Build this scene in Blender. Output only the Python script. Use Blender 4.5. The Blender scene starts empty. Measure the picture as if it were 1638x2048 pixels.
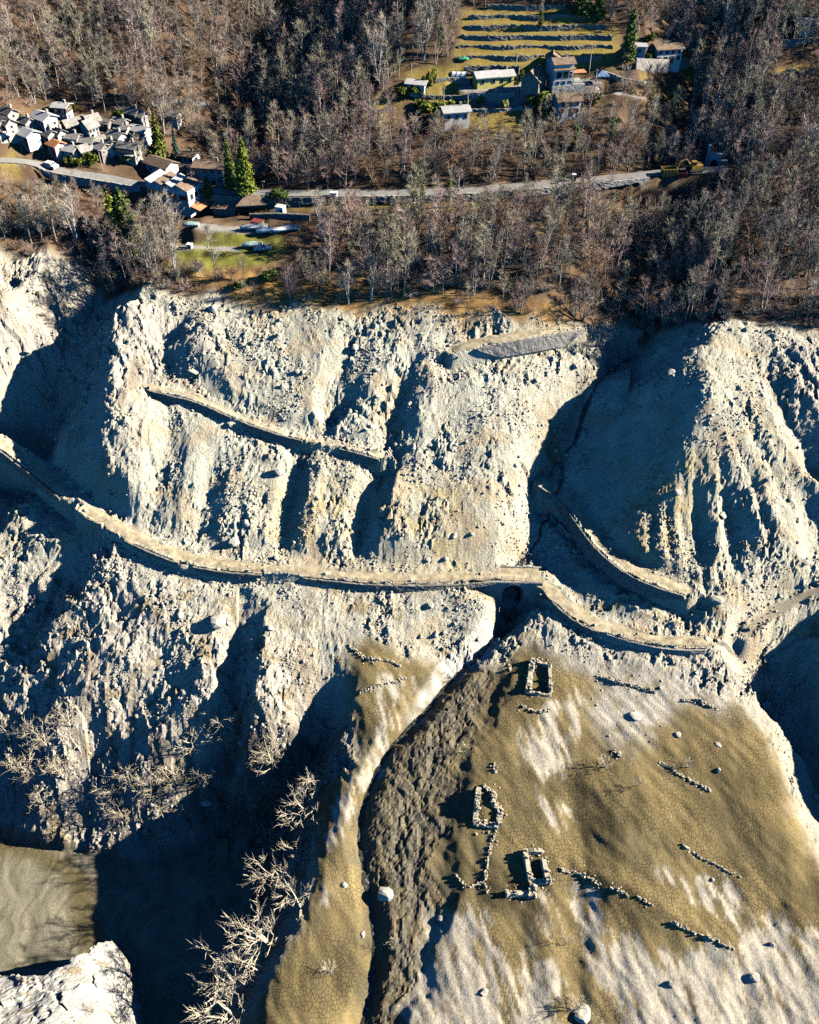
import bpy, bmesh, math, random
import numpy as np
from mathutils import Vector, Matrix

# ------------------------------------------------------------------ camera, sky, sun, exposure
SC = bpy.context.scene
COL = SC.collection
CAMZ, PITCH, FPX = 180.0, math.radians(42.0), 1926.0     # focal length in pixels of a 1638 x 2048 frame
cam_d = bpy.data.cameras.new('camera')
cam = bpy.data.objects.new('camera', cam_d)
COL.objects.link(cam)
cam.location = (0, 0, CAMZ)
cam.rotation_euler = (math.pi / 2 - PITCH, 0, 0)
cam_d.sensor_fit = 'VERTICAL'
cam_d.sensor_height = 24.0
cam_d.lens = 24.0 * FPX / 2048.0
cam_d.clip_start, cam_d.clip_end = 1.0, 3000.0
SC.camera = cam

SUN_EL, SUN_AZ = math.radians(27.0), math.radians(2.0)  # from the right (+x), a little from behind the hill (+y)
SDIR = Vector((math.cos(SUN_EL) * math.cos(SUN_AZ), math.cos(SUN_EL) * math.sin(SUN_AZ), math.sin(SUN_EL)))
world = bpy.data.worlds.new('World')
SC.world = world
world.use_nodes = True
wn = world.node_tree
sky = wn.nodes.new('ShaderNodeTexSky')
sky.sky_type = 'NISHITA'
sky.sun_disc = False
sky.sun_elevation = SUN_EL
sky.sun_rotation = math.pi / 2 - SUN_AZ
sky.altitude = 2500
sky.air_density, sky.dust_density, sky.ozone_density = 0.6, 0.0, 6.0
wn.nodes['Background'].inputs[1].default_value = 0.05
grade = wn.nodes.new('ShaderNodeMix')                      # the whole sky a little deeper and more teal, as the photograph is graded
grade.data_type, grade.blend_type = 'RGBA', 'MULTIPLY'
grade.inputs[0].default_value = 1.0
grade.inputs[7].default_value = (0.28, 0.86, 1.16, 1.0)
wn.links.new(sky.outputs[0], grade.inputs[6])
wn.links.new(grade.outputs[2], wn.nodes['Background'].inputs[0])
sun_d = bpy.data.lights.new('sun', 'SUN')
sun_d.energy, sun_d.angle, sun_d.color = 5.0, math.radians(0.53), (1.0, 0.93, 0.79)
sun = bpy.data.objects.new('sun', sun_d)
COL.objects.link(sun)
sun.location = SDIR * 400
sun.rotation_euler = (-SDIR).to_track_quat('-Z', 'Y').to_euler()
vs = SC.view_settings
vs.view_transform, vs.look, vs.gamma, vs.use_curve_mapping = 'Standard', 'None', 1.0, False
vs.exposure = 1.44
SC.cycles.max_bounces = 3
SC.cycles.diffuse_bounces = 0
SC.cycles.use_denoising = False

random.seed(7)
RNG = np.random.default_rng(11)

# ------------------------------------------------------------------ numeric helpers
CP, SP = math.cos(PITCH), math.sin(PITCH)
def ray(u, v):
    a, b = (u - 819.0) / FPX, (1024.0 - v) / FPX
    return np.array((a, CP + b * SP, -SP + b * CP))
def at_drop(u, v, d):
    r = ray(u, v); t = d / -r[2]
    return np.array((r[0] * t, r[1] * t, CAMZ - d))
def pix(p):
    x, y, z = p[0], p[1], p[2] - CAMZ
    f = y * CP - z * SP; up = y * SP + z * CP
    return 819 + FPX * x / f, 1024 - FPX * up / f, f
def hash2(ix, iy, seed):
    h = (ix.astype(np.int64) * 374761393 + iy.astype(np.int64) * 668265263 + seed * 974634777) & 0xffffffff
    h = ((h ^ (h >> 13)) * 1274126177) & 0xffffffff
    h = ((h ^ (h >> 16)) * 2246822519) & 0xffffffff
    return ((h ^ (h >> 15)) & 0xffffff) / float(0x1000000)
def perlin(x, y, seed=0):
    ix, iy = np.floor(x), np.floor(y)
    fx, fy = x - ix, y - iy
    u, v = fx * fx * fx * (fx * (fx * 6 - 15) + 10), fy * fy * fy * (fy * (fy * 6 - 15) + 10)
    def g(dx, dy):
        a = hash2(ix + dx, iy + dy, seed) * (2 * math.pi)
        return np.cos(a) * (fx - dx) + np.sin(a) * (fy - dy)
    return 1.5 * ((g(0, 0) * (1 - u) + g(1, 0) * u) * (1 - v) + (g(0, 1) * (1 - u) + g(1, 1) * u) * v)
def fbm(x, y, n=4, seed=0, gain=0.5):
    s, a = 0, 1.0
    for i in range(n):
        s = s + a * perlin(x, y, seed + i * 17); x, y, a = x * 2.03 + 3.1, y * 2.03 - 1.7, a * gain
    return s
def worley(x, y, seed=0):
    ix, iy = np.floor(x), np.floor(y)
    f1 = np.full(x.shape, 9.0); f2 = f1.copy(); cid = np.zeros(x.shape)
    for dx in (-1, 0, 1):
        for dy in (-1, 0, 1):
            a, b = ix + dx, iy + dy
            d = np.hypot(a + hash2(a, b, seed) - x, b + hash2(a, b, seed + 5) - y)
            m = d < f1
            f2 = np.where(m, f1, np.minimum(f2, d)); f1 = np.where(m, d, f1)
            cid = np.where(m, hash2(a, b, seed + 9), cid)
    return f1, f2, cid
def facets(x, y, seed=0, tilt=1.0):
    """broken rock: each cell of an uneven net is a plane with its own height and tilt"""
    ix, iy = np.floor(x), np.floor(y); best = np.full(x.shape, 9.0); val = np.zeros(x.shape)
    for dx in (-1, 0, 1):
        for dy in (-1, 0, 1):
            a, b = ix + dx, iy + dy; px, py = a + hash2(a, b, seed), b + hash2(a, b, seed + 5); d = np.hypot(px - x, py - y); m = d < best
            best = np.where(m, d, best)
            val = np.where(m, hash2(a, b, seed + 9) - 0.5 + tilt * ((hash2(a, b, seed + 11) - 0.5) * (x - px) * 2 + (hash2(a, b, seed + 13) - 0.5) * (y - py) * 2), val)
    return val
def sstep(a, b, x):
    t = np.clip((x - a) / (b - a), 0, 1); return t * t * (3 - 2 * t)
def bilerp(gx, gy, G, x, y):
    i = np.clip(np.searchsorted(gx, x) - 1, 0, len(gx) - 2); j = np.clip(np.searchsorted(gy, y) - 1, 0, len(gy) - 2)
    s = np.clip((x - gx[i]) / (gx[i + 1] - gx[i]), 0, 1); t = np.clip((y - gy[j]) / (gy[j + 1] - gy[j]), 0, 1)
    return (G[j, i] * (1 - s) + G[j, i + 1] * s) * (1 - t) + (G[j + 1, i] * (1 - s) + G[j + 1, i + 1] * s) * t

# ------------------------------------------------------------------ terrain: smooth base through surveyed points
PV = [-300, -100, 0, 170, 370, 500, 620, 900, 1150, 1300, 1500, 1700, 1900, 2048, 2300]
PD = [46, 58, 65, 78, 91, 96.6, 101.6, 118.4, 132, 139, 144.5, 149.3, 154, 156.6, 161]
def prof(v): return float(np.interp(v, PV, PD))
ANCH = []
for v in (-300, -100, 0, 170, 370, 500, 620):                   # wooded hillside above the shore
    for u in (-500, -150, 100, 350, 600, 850, 1100, 1350, 1600, 1850, 2200):
        e = 0.0
        if u < -100: e += 6
        if u > 1700: e -= 2
        ANCH.append((u, v, prof(v) - e))
for v in (760, 900, 1030):                                       # bare slope between shore and lower path
    for u in (300, 450, 600, 750, 900, 1030): ANCH.append((u, v, prof(v)))
for u, v in ((300, 1110), (420, 1140), (560, 1150), (720, 1165), (860, 1165), (980, 1160)): ANCH.append((u, v, prof(v)))
ANCH += [
 # left flank and left ravine
 (170, 1015, 125.5), (-150, 640, 105), (0, 560, 100), (60, 560, 101), (0, 900, 123), (60, 950, 125), (-200, 900, 117), (110, 780, 116), (60, 850, 120),
 (0, 1100, 134), (120, 1150, 134), (-200, 1150, 130), (0, 1250, 140), (150, 1280, 139), (300, 1260, 137), (420, 1240, 136), (560, 1260, 137), (660, 1260, 137.5), (800, 1260, 137.5),
 # big right-hand cone and its gully
 (1280, 650, 105.5), (1215, 720, 110.4), (1140, 850, 118.2), (1100, 940, 123.4), (1062, 1050, 130), (1022, 1200, 139.5), (1390, 650, 101.6), (1400, 710, 103.7), (1412, 780, 106.2), (1408, 830, 109.0), (1370, 895, 113.8), (1310, 955, 119.6), (1240, 1005, 125.4),
 (1500, 700, 103.5), (1590, 740, 105), (1500, 850, 111), (1590, 900, 114.5), (1500, 1000, 120.8), (1600, 1030, 122.7), (1400, 1050, 124.4), (1300, 1090, 126.4), (1340, 1020, 123.2), (1250, 1070, 127.0), (1400, 960, 118.6), (1360, 950, 118.2), (1420, 1150, 129.5), (1500, 1150, 130.5), (1560, 1150, 131),
 (1180, 1120, 131.5), (1120, 1140, 134.5), (1250, 1180, 132.5), (1370, 1195, 132.5), (1440, 1250, 134.5), (1330, 1240, 135), (1120, 1200, 134), (1200, 1250, 136), (1300, 1285, 136.5), (1410, 1295, 136.8),
 (1800, 700, 105), (1800, 900, 115), (1800, 1100, 127), (1800, 1300, 134.5), (1800, 1550, 143), (1800, 1850, 149), (2000, 1000, 117), (2000, 1400, 130), (2000, 1800, 142.5), (2300, 1200, 121), (2300, 1700, 137),
 (1560, 1290, 142), (1620, 1400, 146), (1640, 1230, 137.5), (1690, 1300, 137), (1690, 1500, 147),
 # mud fan
 (900, 1270, 139), (1000, 1320, 139.6), (1100, 1330, 139.2), (1200, 1340, 139.4), (1350, 1350, 139.4), (1450, 1360, 139.6), (850, 1400, 142.2), (950, 1450, 142.8), (1050, 1450, 142.4), (1200, 1450, 142.4), (1350, 1450, 142), (1480, 1430, 141.5),
 (760, 1480, 144), (720, 1600, 147.5), (800, 1600, 147.5), (950, 1600, 146.3), (1100, 1600, 145.8), (1300, 1600, 145), (1450, 1560, 143.8), (1555, 1500, 142.8),
 (1610, 1650, 146), (1660, 1760, 148.5), (1500, 1720, 147.4), (1300, 1750, 148.4), (1100, 1750, 149.4), (950, 1750, 150.2), (700, 1750, 151), (800, 1750, 151.2),
 (620, 1900, 154), (700, 1900, 155), (850, 1900, 154.8), (1000, 1900, 153.4), (1200, 1900, 152.5), (1400, 1880, 151.5), (1600, 1880, 151), (520, 2048, 157.2), (700, 2048, 158), (900, 2048, 157), (1100, 2048, 156.2), (1350, 2048, 155), (1600, 2048, 154), (500, 2250, 161), (900, 2250, 161), (1300, 2250, 159), (1700, 2250, 157), (700, 2600, 168), (1300, 2600, 165), (1750, 2050, 152),
 (1640, 1600, 151.5), (1700, 1680, 152),
 # edge of the fan above the little canyon
 (690, 1350, 141), (700, 1440, 143.8), (712, 1510, 145.8), (650, 1590, 149.2), (625, 1700, 150.3), (612, 1800, 151.6), (560, 1900, 154), (500, 2000, 156.5),
 # rocky canyon wall on the left
 (100, 1400, 146), (300, 1400, 145), (420, 1400, 144.5), (560, 1360, 140.3), (540, 1470, 145.6), (480, 1480, 148), (620, 1450, 149), (100, 1530, 155), (300, 1540, 155.5), (420, 1560, 158), (560, 1580, 160.5), (480, 1580, 158.5),
 (-150, 1400, 148), (-150, 1560, 160), (0, 1600, 166), (150, 1640, 167), (330, 1650, 166.5), (450, 1640, 168), (560, 1650, 168), (540, 1760, 169.5), (510, 1850, 170), (440, 1960, 170.5), (420, 2048, 171),
 # mud floor of the canyon
 (-150, 1700, 172), (0, 1700, 172), (120, 1720, 172), (260, 1710, 172), (400, 1720, 172), (480, 1760, 172), (0, 1800, 172), (150, 1800, 172), (300, 1850, 172), (420, 1850, 172), (60, 1880, 172), (-200, 1850, 172), (330, 1950, 172.3), (340, 2048, 172.5), (350, 2300, 173),
 # pale rock spur in the near left corner
 (215, 1895, 160), (150, 1925, 158), (90, 1965, 156.5), (0, 1950, 158), (170, 2000, 154), (60, 2030, 151), (-100, 2000, 152), (180, 2100, 151), (0, 2200, 146), (-200, 2250, 142), (255, 1960, 168), (275, 2048, 169), (270, 2200, 168), (200, 2400, 158),
]
AP = np.array([at_drop(*a) for a in ANCH])
MQ = 4.0
def _phi(x, y): return -np.sqrt((x[:, None] - AP[None, :, 0]) ** 2 + (y[:, None] - AP[None, :, 1]) ** 2 + MQ * MQ)
_n = len(AP)
_M = np.zeros((_n + 3, _n + 3)); _M[:_n, :_n] = _phi(AP[:, 0], AP[:, 1]) + np.eye(_n) * 1.0
_M[:_n, _n:] = np.c_[np.ones(_n), AP[:, :2]]; _M[_n:, :_n] = _M[:_n, _n:].T
_W = np.linalg.solve(_M, np.r_[AP[:, 2], 0, 0, 0])
bx, by = np.arange(-300, 301, 2.0), np.arange(10, 561, 2.0)
_gx, _gy = np.meshgrid(bx, by)
def _rbf(x, y): return _phi(x, y) @ _W[:_n] + _W[_n] + _W[_n + 1] * x + _W[_n + 2] * y
BASE = np.concatenate([_rbf(_gx[i], _gy[i]) for i in range(len(by))]).reshape(_gx.shape)
def base_z(x, y): return bilerp(bx, by, BASE, x, y)

def march(u, v, hf, t0=60.0, t1=620.0):
    r = ray(u, v); t = np.arange(t0, t1, 0.8)
    z = CAMZ + r[2] * t; h = hf(r[0] * t, r[1] * t)
    k = np.argmax(z < h)
    if not (z < h).any(): k = len(t) - 1
    a, b = t[max(k - 1, 0)], t[k]
    for _ in range(14):
        m = 0.5 * (a + b)
        if CAMZ + r[2] * m < hf(np.array([r[0] * m]), np.array([r[1] * m]))[0]: b = m
        else: a = m
    return np.array((r[0] * b, r[1] * b, CAMZ + r[2] * b))

# ------------------------------------------------------------------ fine terrain grid
def axis(segs):
    out = []
    for a, b, s in segs: out.append(np.arange(a, b, s))
    return np.concatenate(out)
GX = axis(((-290, -150, 5.0), (-150, -96, 1.2), (-96, 96, 0.34), (96, 150, 1.2), (150, 291, 5.0)))
GY = axis(((20, 48, 1.0), (48, 186, 0.30), (186, 300, 0.8), (300, 380, 1.6), (380, 552, 5.0)))
XX, YY = np.meshgrid(GX, GY)
H = base_z(XX, YY)

def resample(pts, step):
    pts = np.asarray(pts, float); d = np.r_[0, np.cumsum(np.linalg.norm(np.diff(pts[:, :2], axis=0), axis=1))]
    n = max(2, int(d[-1] / step) + 1); s = np.linspace(0, d[-1], n)
    return np.stack([np.interp(s, d, pts[:, k]) for k in range(pts.shape[1])], 1)
def smooth_line(pts, it=2):
    p = np.asarray(pts, float)
    for _ in range(it):
        q = [p[0]]
        for i in range(len(p) - 1): q += [0.75 * p[i] + 0.25 * p[i + 1], 0.25 * p[i] + 0.75 * p[i + 1]]
        q.append(p[-1]); p = np.array(q)
    return p
def near_line(pts, vals, reach):
    """distance to a world polyline, side (+1 right of travel) and interpolated values, for grid points within reach"""
    pts = np.asarray(pts)
    m = (XX > pts[:, 0].min() - reach) & (XX < pts[:, 0].max() + reach) & (YY > pts[:, 1].min() - reach) & (YY < pts[:, 1].max() + reach)
    x, y = XX[m], YY[m]
    D = np.full(x.shape, 1e9); S = np.zeros(x.shape); V = np.zeros(x.shape)
    for i in range(len(pts) - 1):
        ax, ay = pts[i, 0], pts[i, 1]; dx, dy = pts[i + 1, 0] - ax, pts[i + 1, 1] - ay
        L = dx * dx + dy * dy + 1e-9
        t = np.clip(((x - ax) * dx + (y - ay) * dy) / L, 0, 1)
        d = np.hypot(x - ax - t * dx, y - ay - t * dy)
        k = d < D
        D = np.where(k, d, D); S = np.where(k, np.sign((x - ax) * dy - (y - ay) * dx), S)
        V = np.where(k, vals[i] * (1 - t) + vals[i + 1] * t, V)
    return m, D, S, V
def px_line(px, hf=base_z, it=1):
    w = np.array([march(u, v, hf) for u, v in px])
    return smooth_line(w, it) if it else w
def feature(px, amp, wl, wr, p=1.0, wob=0.7, round_=0.2):
    """ridge (amp > 0) or gully (amp < 0) along a line; wl / wr are its widths left and right of travel"""
    global H
    w = px_line(px)
    a = np.interp(np.linspace(0, 1, len(w)), np.linspace(0, 1, len(np.atleast_1d(amp))), np.atleast_1d(amp)) if np.ndim(amp) else np.full(len(w), float(amp))
    e = np.ones(len(w)); 
    m, D, S, A = near_line(w, a, max(wl, wr) * 1.5 + 3)
    D = D + wob * fbm(XX[m] / 5, YY[m] / 5, 3, 3) * np.clip(D / 2.0, 0.15, 1)
    W = np.where(S > 0, wr, wl)
    t = np.clip(np.abs(D) / W, 0, 1)
    c = round_ * 0.447; t = (np.sqrt(t * t + c * c) - c) / (math.sqrt(1 + c * c) - c)
    H[m] += A * np.clip(1 - t, 0, 1) ** p
# ------------------------------------------------------------------ ridges and gullies (pixel lines of the survey photo, laid on the base)
G_STREAM = [(1282, 600), (1275, 640), (1215, 715), (1160, 810), (1120, 900), (1085, 985), (1060, 1050), (1035, 1110), (1022, 1170), (1010, 1225), (965, 1290), (905, 1340), (850, 1410), (790, 1470), (738, 1560), (716, 1640), (722, 1720), (742, 1800), (748, 1900), (736, 1990), (715, 2060), (690, 2200)]
feature([(1450, -150), (1420, 0), (1385, 180), (1345, 300), (1310, 420), (1290, 540), (1278, 630)], [-6, -8, -9, -8, -7, -7, -7], 18, 14, 1.0)
feature([(620, -120), (540, 20), (470, 120), (405, 240), (350, 330)], [-11, -16, -17, -11, -4], 34, 22, 1.0)
feature(G_STREAM[1:10], [-3, -1.8, -1.5, -1.6, -2, -3, -4, -6, -4], 5, 4, 1.1)
feature(G_STREAM[9:], [-3.5, -2.5, -2, -1.6, -1.8, -2, -2, -2], 3.2, 2.6, 1.2, 0.5)
feature([(1383, 630), (1398, 700), (1414, 780), (1412, 815), (1375, 890), (1310, 955), (1240, 1000)], [0.3, 1.0, 1.4, 1.4, 1.2, 1.0, 0.5], 10, 8, 1.0, 0.35, 0.04)
feature([(1345, 735), (1300, 785), (1250, 840), (1200, 900)], [0.8, 2.2, 2.2, 0.8], 6, 4, 1.1)
feature([(200, 470), (165, 540), (95, 650), (0, 765), (-100, 890)], [-6, -10, -11, -10, -9], 15, 10, 0.9)
feature([(285, 610), (240, 720), (235, 830), (250, 930), (180, 1005)], [1, 5, 6, 5, 1], 10, 22, 1.1)
feature([(40, 880), (130, 1000), (170, 1060), (110, 1160), (20, 1270), (-80, 1380)], [-2.4, -3.6, -3.4, -3, -3, -3], 7, 8, 1.0)
feature([(605, 875), (588, 940), (563, 1060), (548, 1110)], [-1, -2.6, -2.6, -0.6], 5, 3, 1.0)
feature([(640, 880), (625, 960), (600, 1060)], [0.5, 1.5, 0.8], 4, 4, 1.2)
feature([(757, 912), (738, 970), (716, 1050), (704, 1112)], [-1.4, -3.2, -3.2, -0.8], 5, 3, 1.0)
feature([(800, 930), (785, 1010), (790, 1080)], [0.5, 2.2, 1.5], 6, 6, 1.2)
feature([(835, 705), (790, 790), (768, 900)], [-0.8, -2.8, -2], 7, 4, 1.0)
feature([(875, 690), (845, 790), (835, 880)], [0.6, 1.8, 1.0], 7, 5, 1.2)
feature([(700, 780), (660, 800), (655, 850)], [-1.5, -2.5, -1], 4, 3, 1.0)
feature([(470, 1235), (458, 1330), (448, 1420), (438, 1520), (450, 1620)], [-3, -6, -7, -6, -4], 6, 3.2, 0.9)
feature([(668, 1345), (650, 1420), (630, 1500), (610, 1570)], [-1, -3.5, -4, -3], 5, 4, 0.9)
feature([(340, 1260), (290, 1370), (215, 1480), (150, 1560)], [-0.6, -2.2, -2.8, -2], 7, 5, 0.9)
feature([(150, 1260), (90, 1370), (30, 1470)], [-1.2, -2.6, -2], 6, 5, 1.0)
feature([(420, 760), (330, 720), (300, 790)], [-1.5, -2.5, -1], 5, 4, 1.0)
feature([(430, 640), (400, 690), (440, 740)], [0.5, 2.0, 1.0], 5, 6, 1.2)
feature([(360, 640), (310, 700), (280, 770)], [-1, -2.5, -1], 4, 4, 1.0)
feature([(720, 640), (680, 740), (660, 800)], [-0.5, -2, -1], 5, 4, 1.0)
feature([(430, 900), (410, 1000), (390, 1090)], [-0.5, -2, -0.6], 4, 3, 1.0)
feature([(330, 850), (320, 950), (300, 1060)], [-0.5, -2, -0.6], 5, 3, 1.0)
feature([(1450, 1260), (1515, 1360), (1592, 1470), (1690, 1590), (1790, 1720)], [-1, -5, -6, -5, -4], 10, 3.0, 0.9)
for px in (((1395, 900), (1392, 980), (1412, 1110)), ((1425, 870), (1450, 960), (1462, 1090)), ((1450, 840), (1510, 960), (1545, 1090)), ((1440, 760), (1520, 880), (1580, 990)), ((1340, 985), (1335, 1060), (1350, 1140)), ((1365, 960), (1362, 1050), (1380, 1140)), ((1310, 1010), (1300, 1070), (1310, 1130))): feature(list(px), [-0.2, -0.9, -0.7], 1.8, 1.4, 1.0, 0.4)
feature([(1385, 960), (1390, 1050), (1410, 1160)], [-0.4, -2.0, -0.8], 4, 3, 1.0)
feature([(1450, 960), (1475, 1060), (1460, 1150)], [-0.4, -2.2, -0.8], 4, 3, 1.0)
feature([(1560, 900), (1640, 1010), (1700, 1080)], [-0.5, -5, -6], 6, 8, 1.0)
feature([(1520, 720), (1580, 820), (1640, 900)], [-0.5, -2.5, -4], 5, 4, 1.0)
feature([(1000, 1330), (985, 1400), (935, 1480), (905, 1580), (890, 1680), (880, 1800), (830, 1920), (790, 2060)], [-0.3, -1.3, -0.3, -1.2, -0.4, -1.4, -0.6, -1.0], 2.6, 8, 1.0, 1.6)   # low scarp of the wet channel
for px, a, w in ((((1130, 1560), (1180, 1700), (1150, 1850), (1170, 2050)), -0.9, 5), (((1260, 1500), (1300, 1620), (1380, 1740)), 0.5, 6), (((1180, 1745), (1260, 1780), (1370, 1850), (1470, 1905)), 0.9, 4),
                 (((1430, 1560), (1480, 1680), (1560, 1790)), -0.5, 5), (((940, 1650), (950, 1780)), -0.4, 3), (((1040, 1830), (1060, 1960)), -0.6, 4), (((870, 1850), (850, 2000)), -0.5, 3),
                 (((1240, 1870), (1230, 2048)), -0.5, 4), (((1530, 1830), (1400, 1750), (1310, 1690)), -0.7, 5), (((1480, 1900), (1500, 2048)), -0.4, 3)):
    feature(list(px), a, w, w, 1.3)

# ------------------------------------------------------------------ zones (soft masks in plan)
mx, my = np.arange(-200, 201, 0.7), np.arange(30, 420, 0.7)
MXX, MYY = np.meshgrid(mx, my)
def blur(M, r):
    for ax in (0, 1):
        for _ in range(2):
            c = np.cumsum(np.concatenate([np.repeat(np.take(M, [0], ax), r + 1, ax), M, np.repeat(np.take(M, [-1], ax), r, ax)], ax), ax)
            n = M.shape[ax]
            M = (np.take(c, np.arange(2 * r + 1, 2 * r + 1 + n), ax) - np.take(c, np.arange(0, n), ax)) / (2 * r + 1)
    return M
def zone(polys, soft=1):
    M = np.zeros(MXX.shape)
    for px in polys:
        w = np.array([march(u, v, base_z) for u, v in px])[:, :2]
        ins = np.zeros(MXX.shape, bool); j = len(w) - 1
        b = (MXX > w[:, 0].min()) & (MXX < w[:, 0].max()) & (MYY > w[:, 1].min()) & (MYY < w[:, 1].max())
        x, y = MXX[b], MYY[b]; c = np.zeros(x.shape, bool)
        for i in range(len(w)):
            xi, yi, xj, yj = w[i, 0], w[i, 1], w[j, 0], w[j, 1]
            with np.errstate(divide='ignore', invalid='ignore'):
                c ^= ((yi > y) != (yj > y)) & (x < (xj - xi) * (y - yi) / (yj - yi + 1e-12) + xi)
            j = i
        ins[b] = c; M = np.maximum(M, ins)
    return blur(M, soft) if soft else M
WX = fbm(XX / 7, YY / 7, 4, 40) * 1.6; WY = fbm(XX / 7, YY / 7, 4, 60) * 1.6
def on_grid(M, warp=1.0): return bilerp(mx, my, M, XX + WX * warp, YY + WY * warp)

SHORE = [(-700, 505), (0, 505), (150, 500), (230, 560), (330, 600), (480, 605), (560, 620), (680, 622), (800, 618), (900, 628), (1000, 640), (1100, 632), (1180, 640), (1262, 600), (1290, 600), (1300, 640), (1390, 625), (1470, 640), (1560, 660), (1640, 670), (2400, 700)]
sh = np.array([march(u, v, base_z) for u, v in SHORE])
WOOD = sstep(-1.5, 2.5, YY + WY * 1.2 - np.interp(XX + WX, sh[:, 0], sh[:, 1]))
FLAT = [(-400, 1665), (0, 1655), (60, 1668), (140, 1690), (280, 1712), (380, 1690), (470, 1700), (500, 1760), (500, 1850), (440, 1920), (400, 2060), (330, 2200), (290, 2060), (262, 1935), (225, 1872), (160, 1905), (90, 1950), (0, 1945), (-400, 1930)]
MUD = [(700, 1290), (740, 1275), (860, 1330), (990, 1330), (1080, 1290), (1180, 1330), (1330, 1350), (1440, 1385), (1520, 1440), (1560, 1520), (1610, 1650), (1660, 1780), (1700, 2200), (480, 2200), (500, 2010), (575, 1900), (615, 1790), (630, 1690), (640, 1600), (715, 1515), (705, 1440), (690, 1350)]
z_mud = on_grid(zone([MUD]), 0.6)
z_flat = on_grid(zone([FLAT], 0), 0.15)
z_white = on_grid(zone([
    [(1150, 1380), (1160, 1440), (1135, 1500), (1110, 1550), (1040, 1530), (1035, 1490), (1075, 1450), (1110, 1390)],
    [(1075, 1580), (1110, 1590), (1130, 1620), (1105, 1680), (1085, 1640)], [(820, 1385), (700, 1400), (690, 1388), (800, 1355)],
    [(800, 1370), (770, 1400), (760, 1460), (700, 1540), (670, 1620), (655, 1720), (690, 1740), (700, 1640), (720, 1560), (790, 1470), (800, 1420)],
    [(660, 1760), (610, 1830), (625, 1840), (690, 1770)],
    [(860, 1830), (960, 1800), (990, 1850), (1010, 1960), (1000, 2100), (830, 2100), (820, 1980)],
    [(1050, 1790), (1100, 1810), (1110, 1860), (1060, 1850)], [(1150, 1770), (1190, 1800), (1210, 1830), (1180, 1870), (1240, 1870), (1280, 1900), (1400, 1900), (1480, 1920), (1500, 1830), (1580, 1850), (1640, 1870), (1750, 1900), (1750, 2200), (1190, 2200), (1210, 2000), (1150, 1840)],
    [(1020, 1880), (1060, 1890), (1110, 1960), (1130, 2200), (1030, 2200), (1040, 1960)],
    [(1290, 1720), (1360, 1740), (1470, 1780), (1480, 1840), (1400, 1800), (1310, 1750)],
], 2), 1.8)
z_grey = on_grid(zone([[(1130, 1240), (1250, 1290), (1420, 1310), (1520, 1400), (1620, 1600), (1700, 1750), (1640, 1720), (1550, 1470), (1460, 1420), (1350, 1400), (1330, 1450), (1280, 1490), (1200, 1480), (1180, 1400), (1240, 1370), (1130, 1330)]], 2), 1.2)
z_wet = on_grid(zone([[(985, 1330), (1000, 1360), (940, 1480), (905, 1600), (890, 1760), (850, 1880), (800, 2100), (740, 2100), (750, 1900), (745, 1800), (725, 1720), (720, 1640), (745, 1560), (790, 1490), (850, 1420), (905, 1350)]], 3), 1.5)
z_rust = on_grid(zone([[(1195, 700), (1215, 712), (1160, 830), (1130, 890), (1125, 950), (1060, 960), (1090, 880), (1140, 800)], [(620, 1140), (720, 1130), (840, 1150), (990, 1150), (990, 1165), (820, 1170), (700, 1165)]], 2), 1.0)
z_ochre = on_grid(zone([[(1290, 960), (1400, 900), (1420, 1000), (1390, 1160), (1300, 1150), (1240, 1080)], [(1400, 660), (1480, 780), (1560, 900), (1600, 980), (1570, 980), (1480, 850)], [(560, 950), (700, 920), (700, 1100), (520, 1110)], [(740, 950), (900, 960), (1000, 1060), (960, 1120), (760, 1110)], [(500, 580), (640, 600), (640, 640), (500, 620)]], 5), 1.5)
z_rock = on_grid(zone([[(120, 620), (330, 610), (380, 690), (290, 760), (260, 860), (280, 960), (230, 960), (240, 860), (180, 780), (120, 690)], [(-300, 1130), (180, 1080), (330, 1230), (330, 1330), (200, 1500), (-300, 1500)], [(-300, 1500), (150, 1480), (330, 1380), (460, 1250), (640, 1330), (700, 1440), (712, 1515), (640, 1600), (600, 1780), (500, 1800), (470, 1695), (250, 1705), (0, 1650), (-300, 1650)], [(-200, 505), (150, 505), (200, 560), (100, 680), (-200, 760)], [(1530, 680), (1640, 690), (1700, 900), (1580, 850), (1540, 780)], [(1160, 650), (1270, 630), (1240, 690), (1170, 720)], [(430, 640), (460, 720), (380, 740), (340, 690)]], 3), 1.0)
z_spur = on_grid(zone([[(262, 1935), (225, 1872), (160, 1905), (90, 1950), (0, 1945), (-400, 1930), (-400, 2500), (300, 2500), (290, 2060)]], 1), 0.4)
z_grass = on_grid(zone([[(930, 30), (1010, 15), (1120, 15), (1230, 60), (1235, 130), (1140, 150), (920, 150), (900, 120)], [(900, 240), (1040, 215), (1040, 260), (960, 270)], [(820, 140), (930, 140), (940, 205), (820, 200)], [(700, 190), (800, 190), (780, 240), (690, 230)], [(1340, 60), (1420, 60), (1420, 90), (1340, 90)], [(590, 215), (700, 205), (700, 240), (600, 240)], [(0, 300), (30, 300), (40, 345), (0, 350)], [(1280, 140), (1360, 140), (1360, 160), (1290, 160)], [(540, 385), (640, 390), (900, 395), (1000, 400), (980, 420), (640, 415)], [(1540, 150), (1640, 120), (1640, 160), (1540, 165)]], 1), 1.2)
z_lawn = on_grid(zone([[(340, 500), (380, 480), (480, 455), (560, 470), (580, 500), (520, 530), (400, 535), (345, 525)]], 1), 1.0)
z_gold = on_grid(zone([[(380, 530), (480, 535), (600, 560), (900, 590), (1120, 610), (1180, 650), (1100, 640), (900, 632), (700, 618), (560, 612), (470, 595), (380, 560)]], 2), 1.6)
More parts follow.
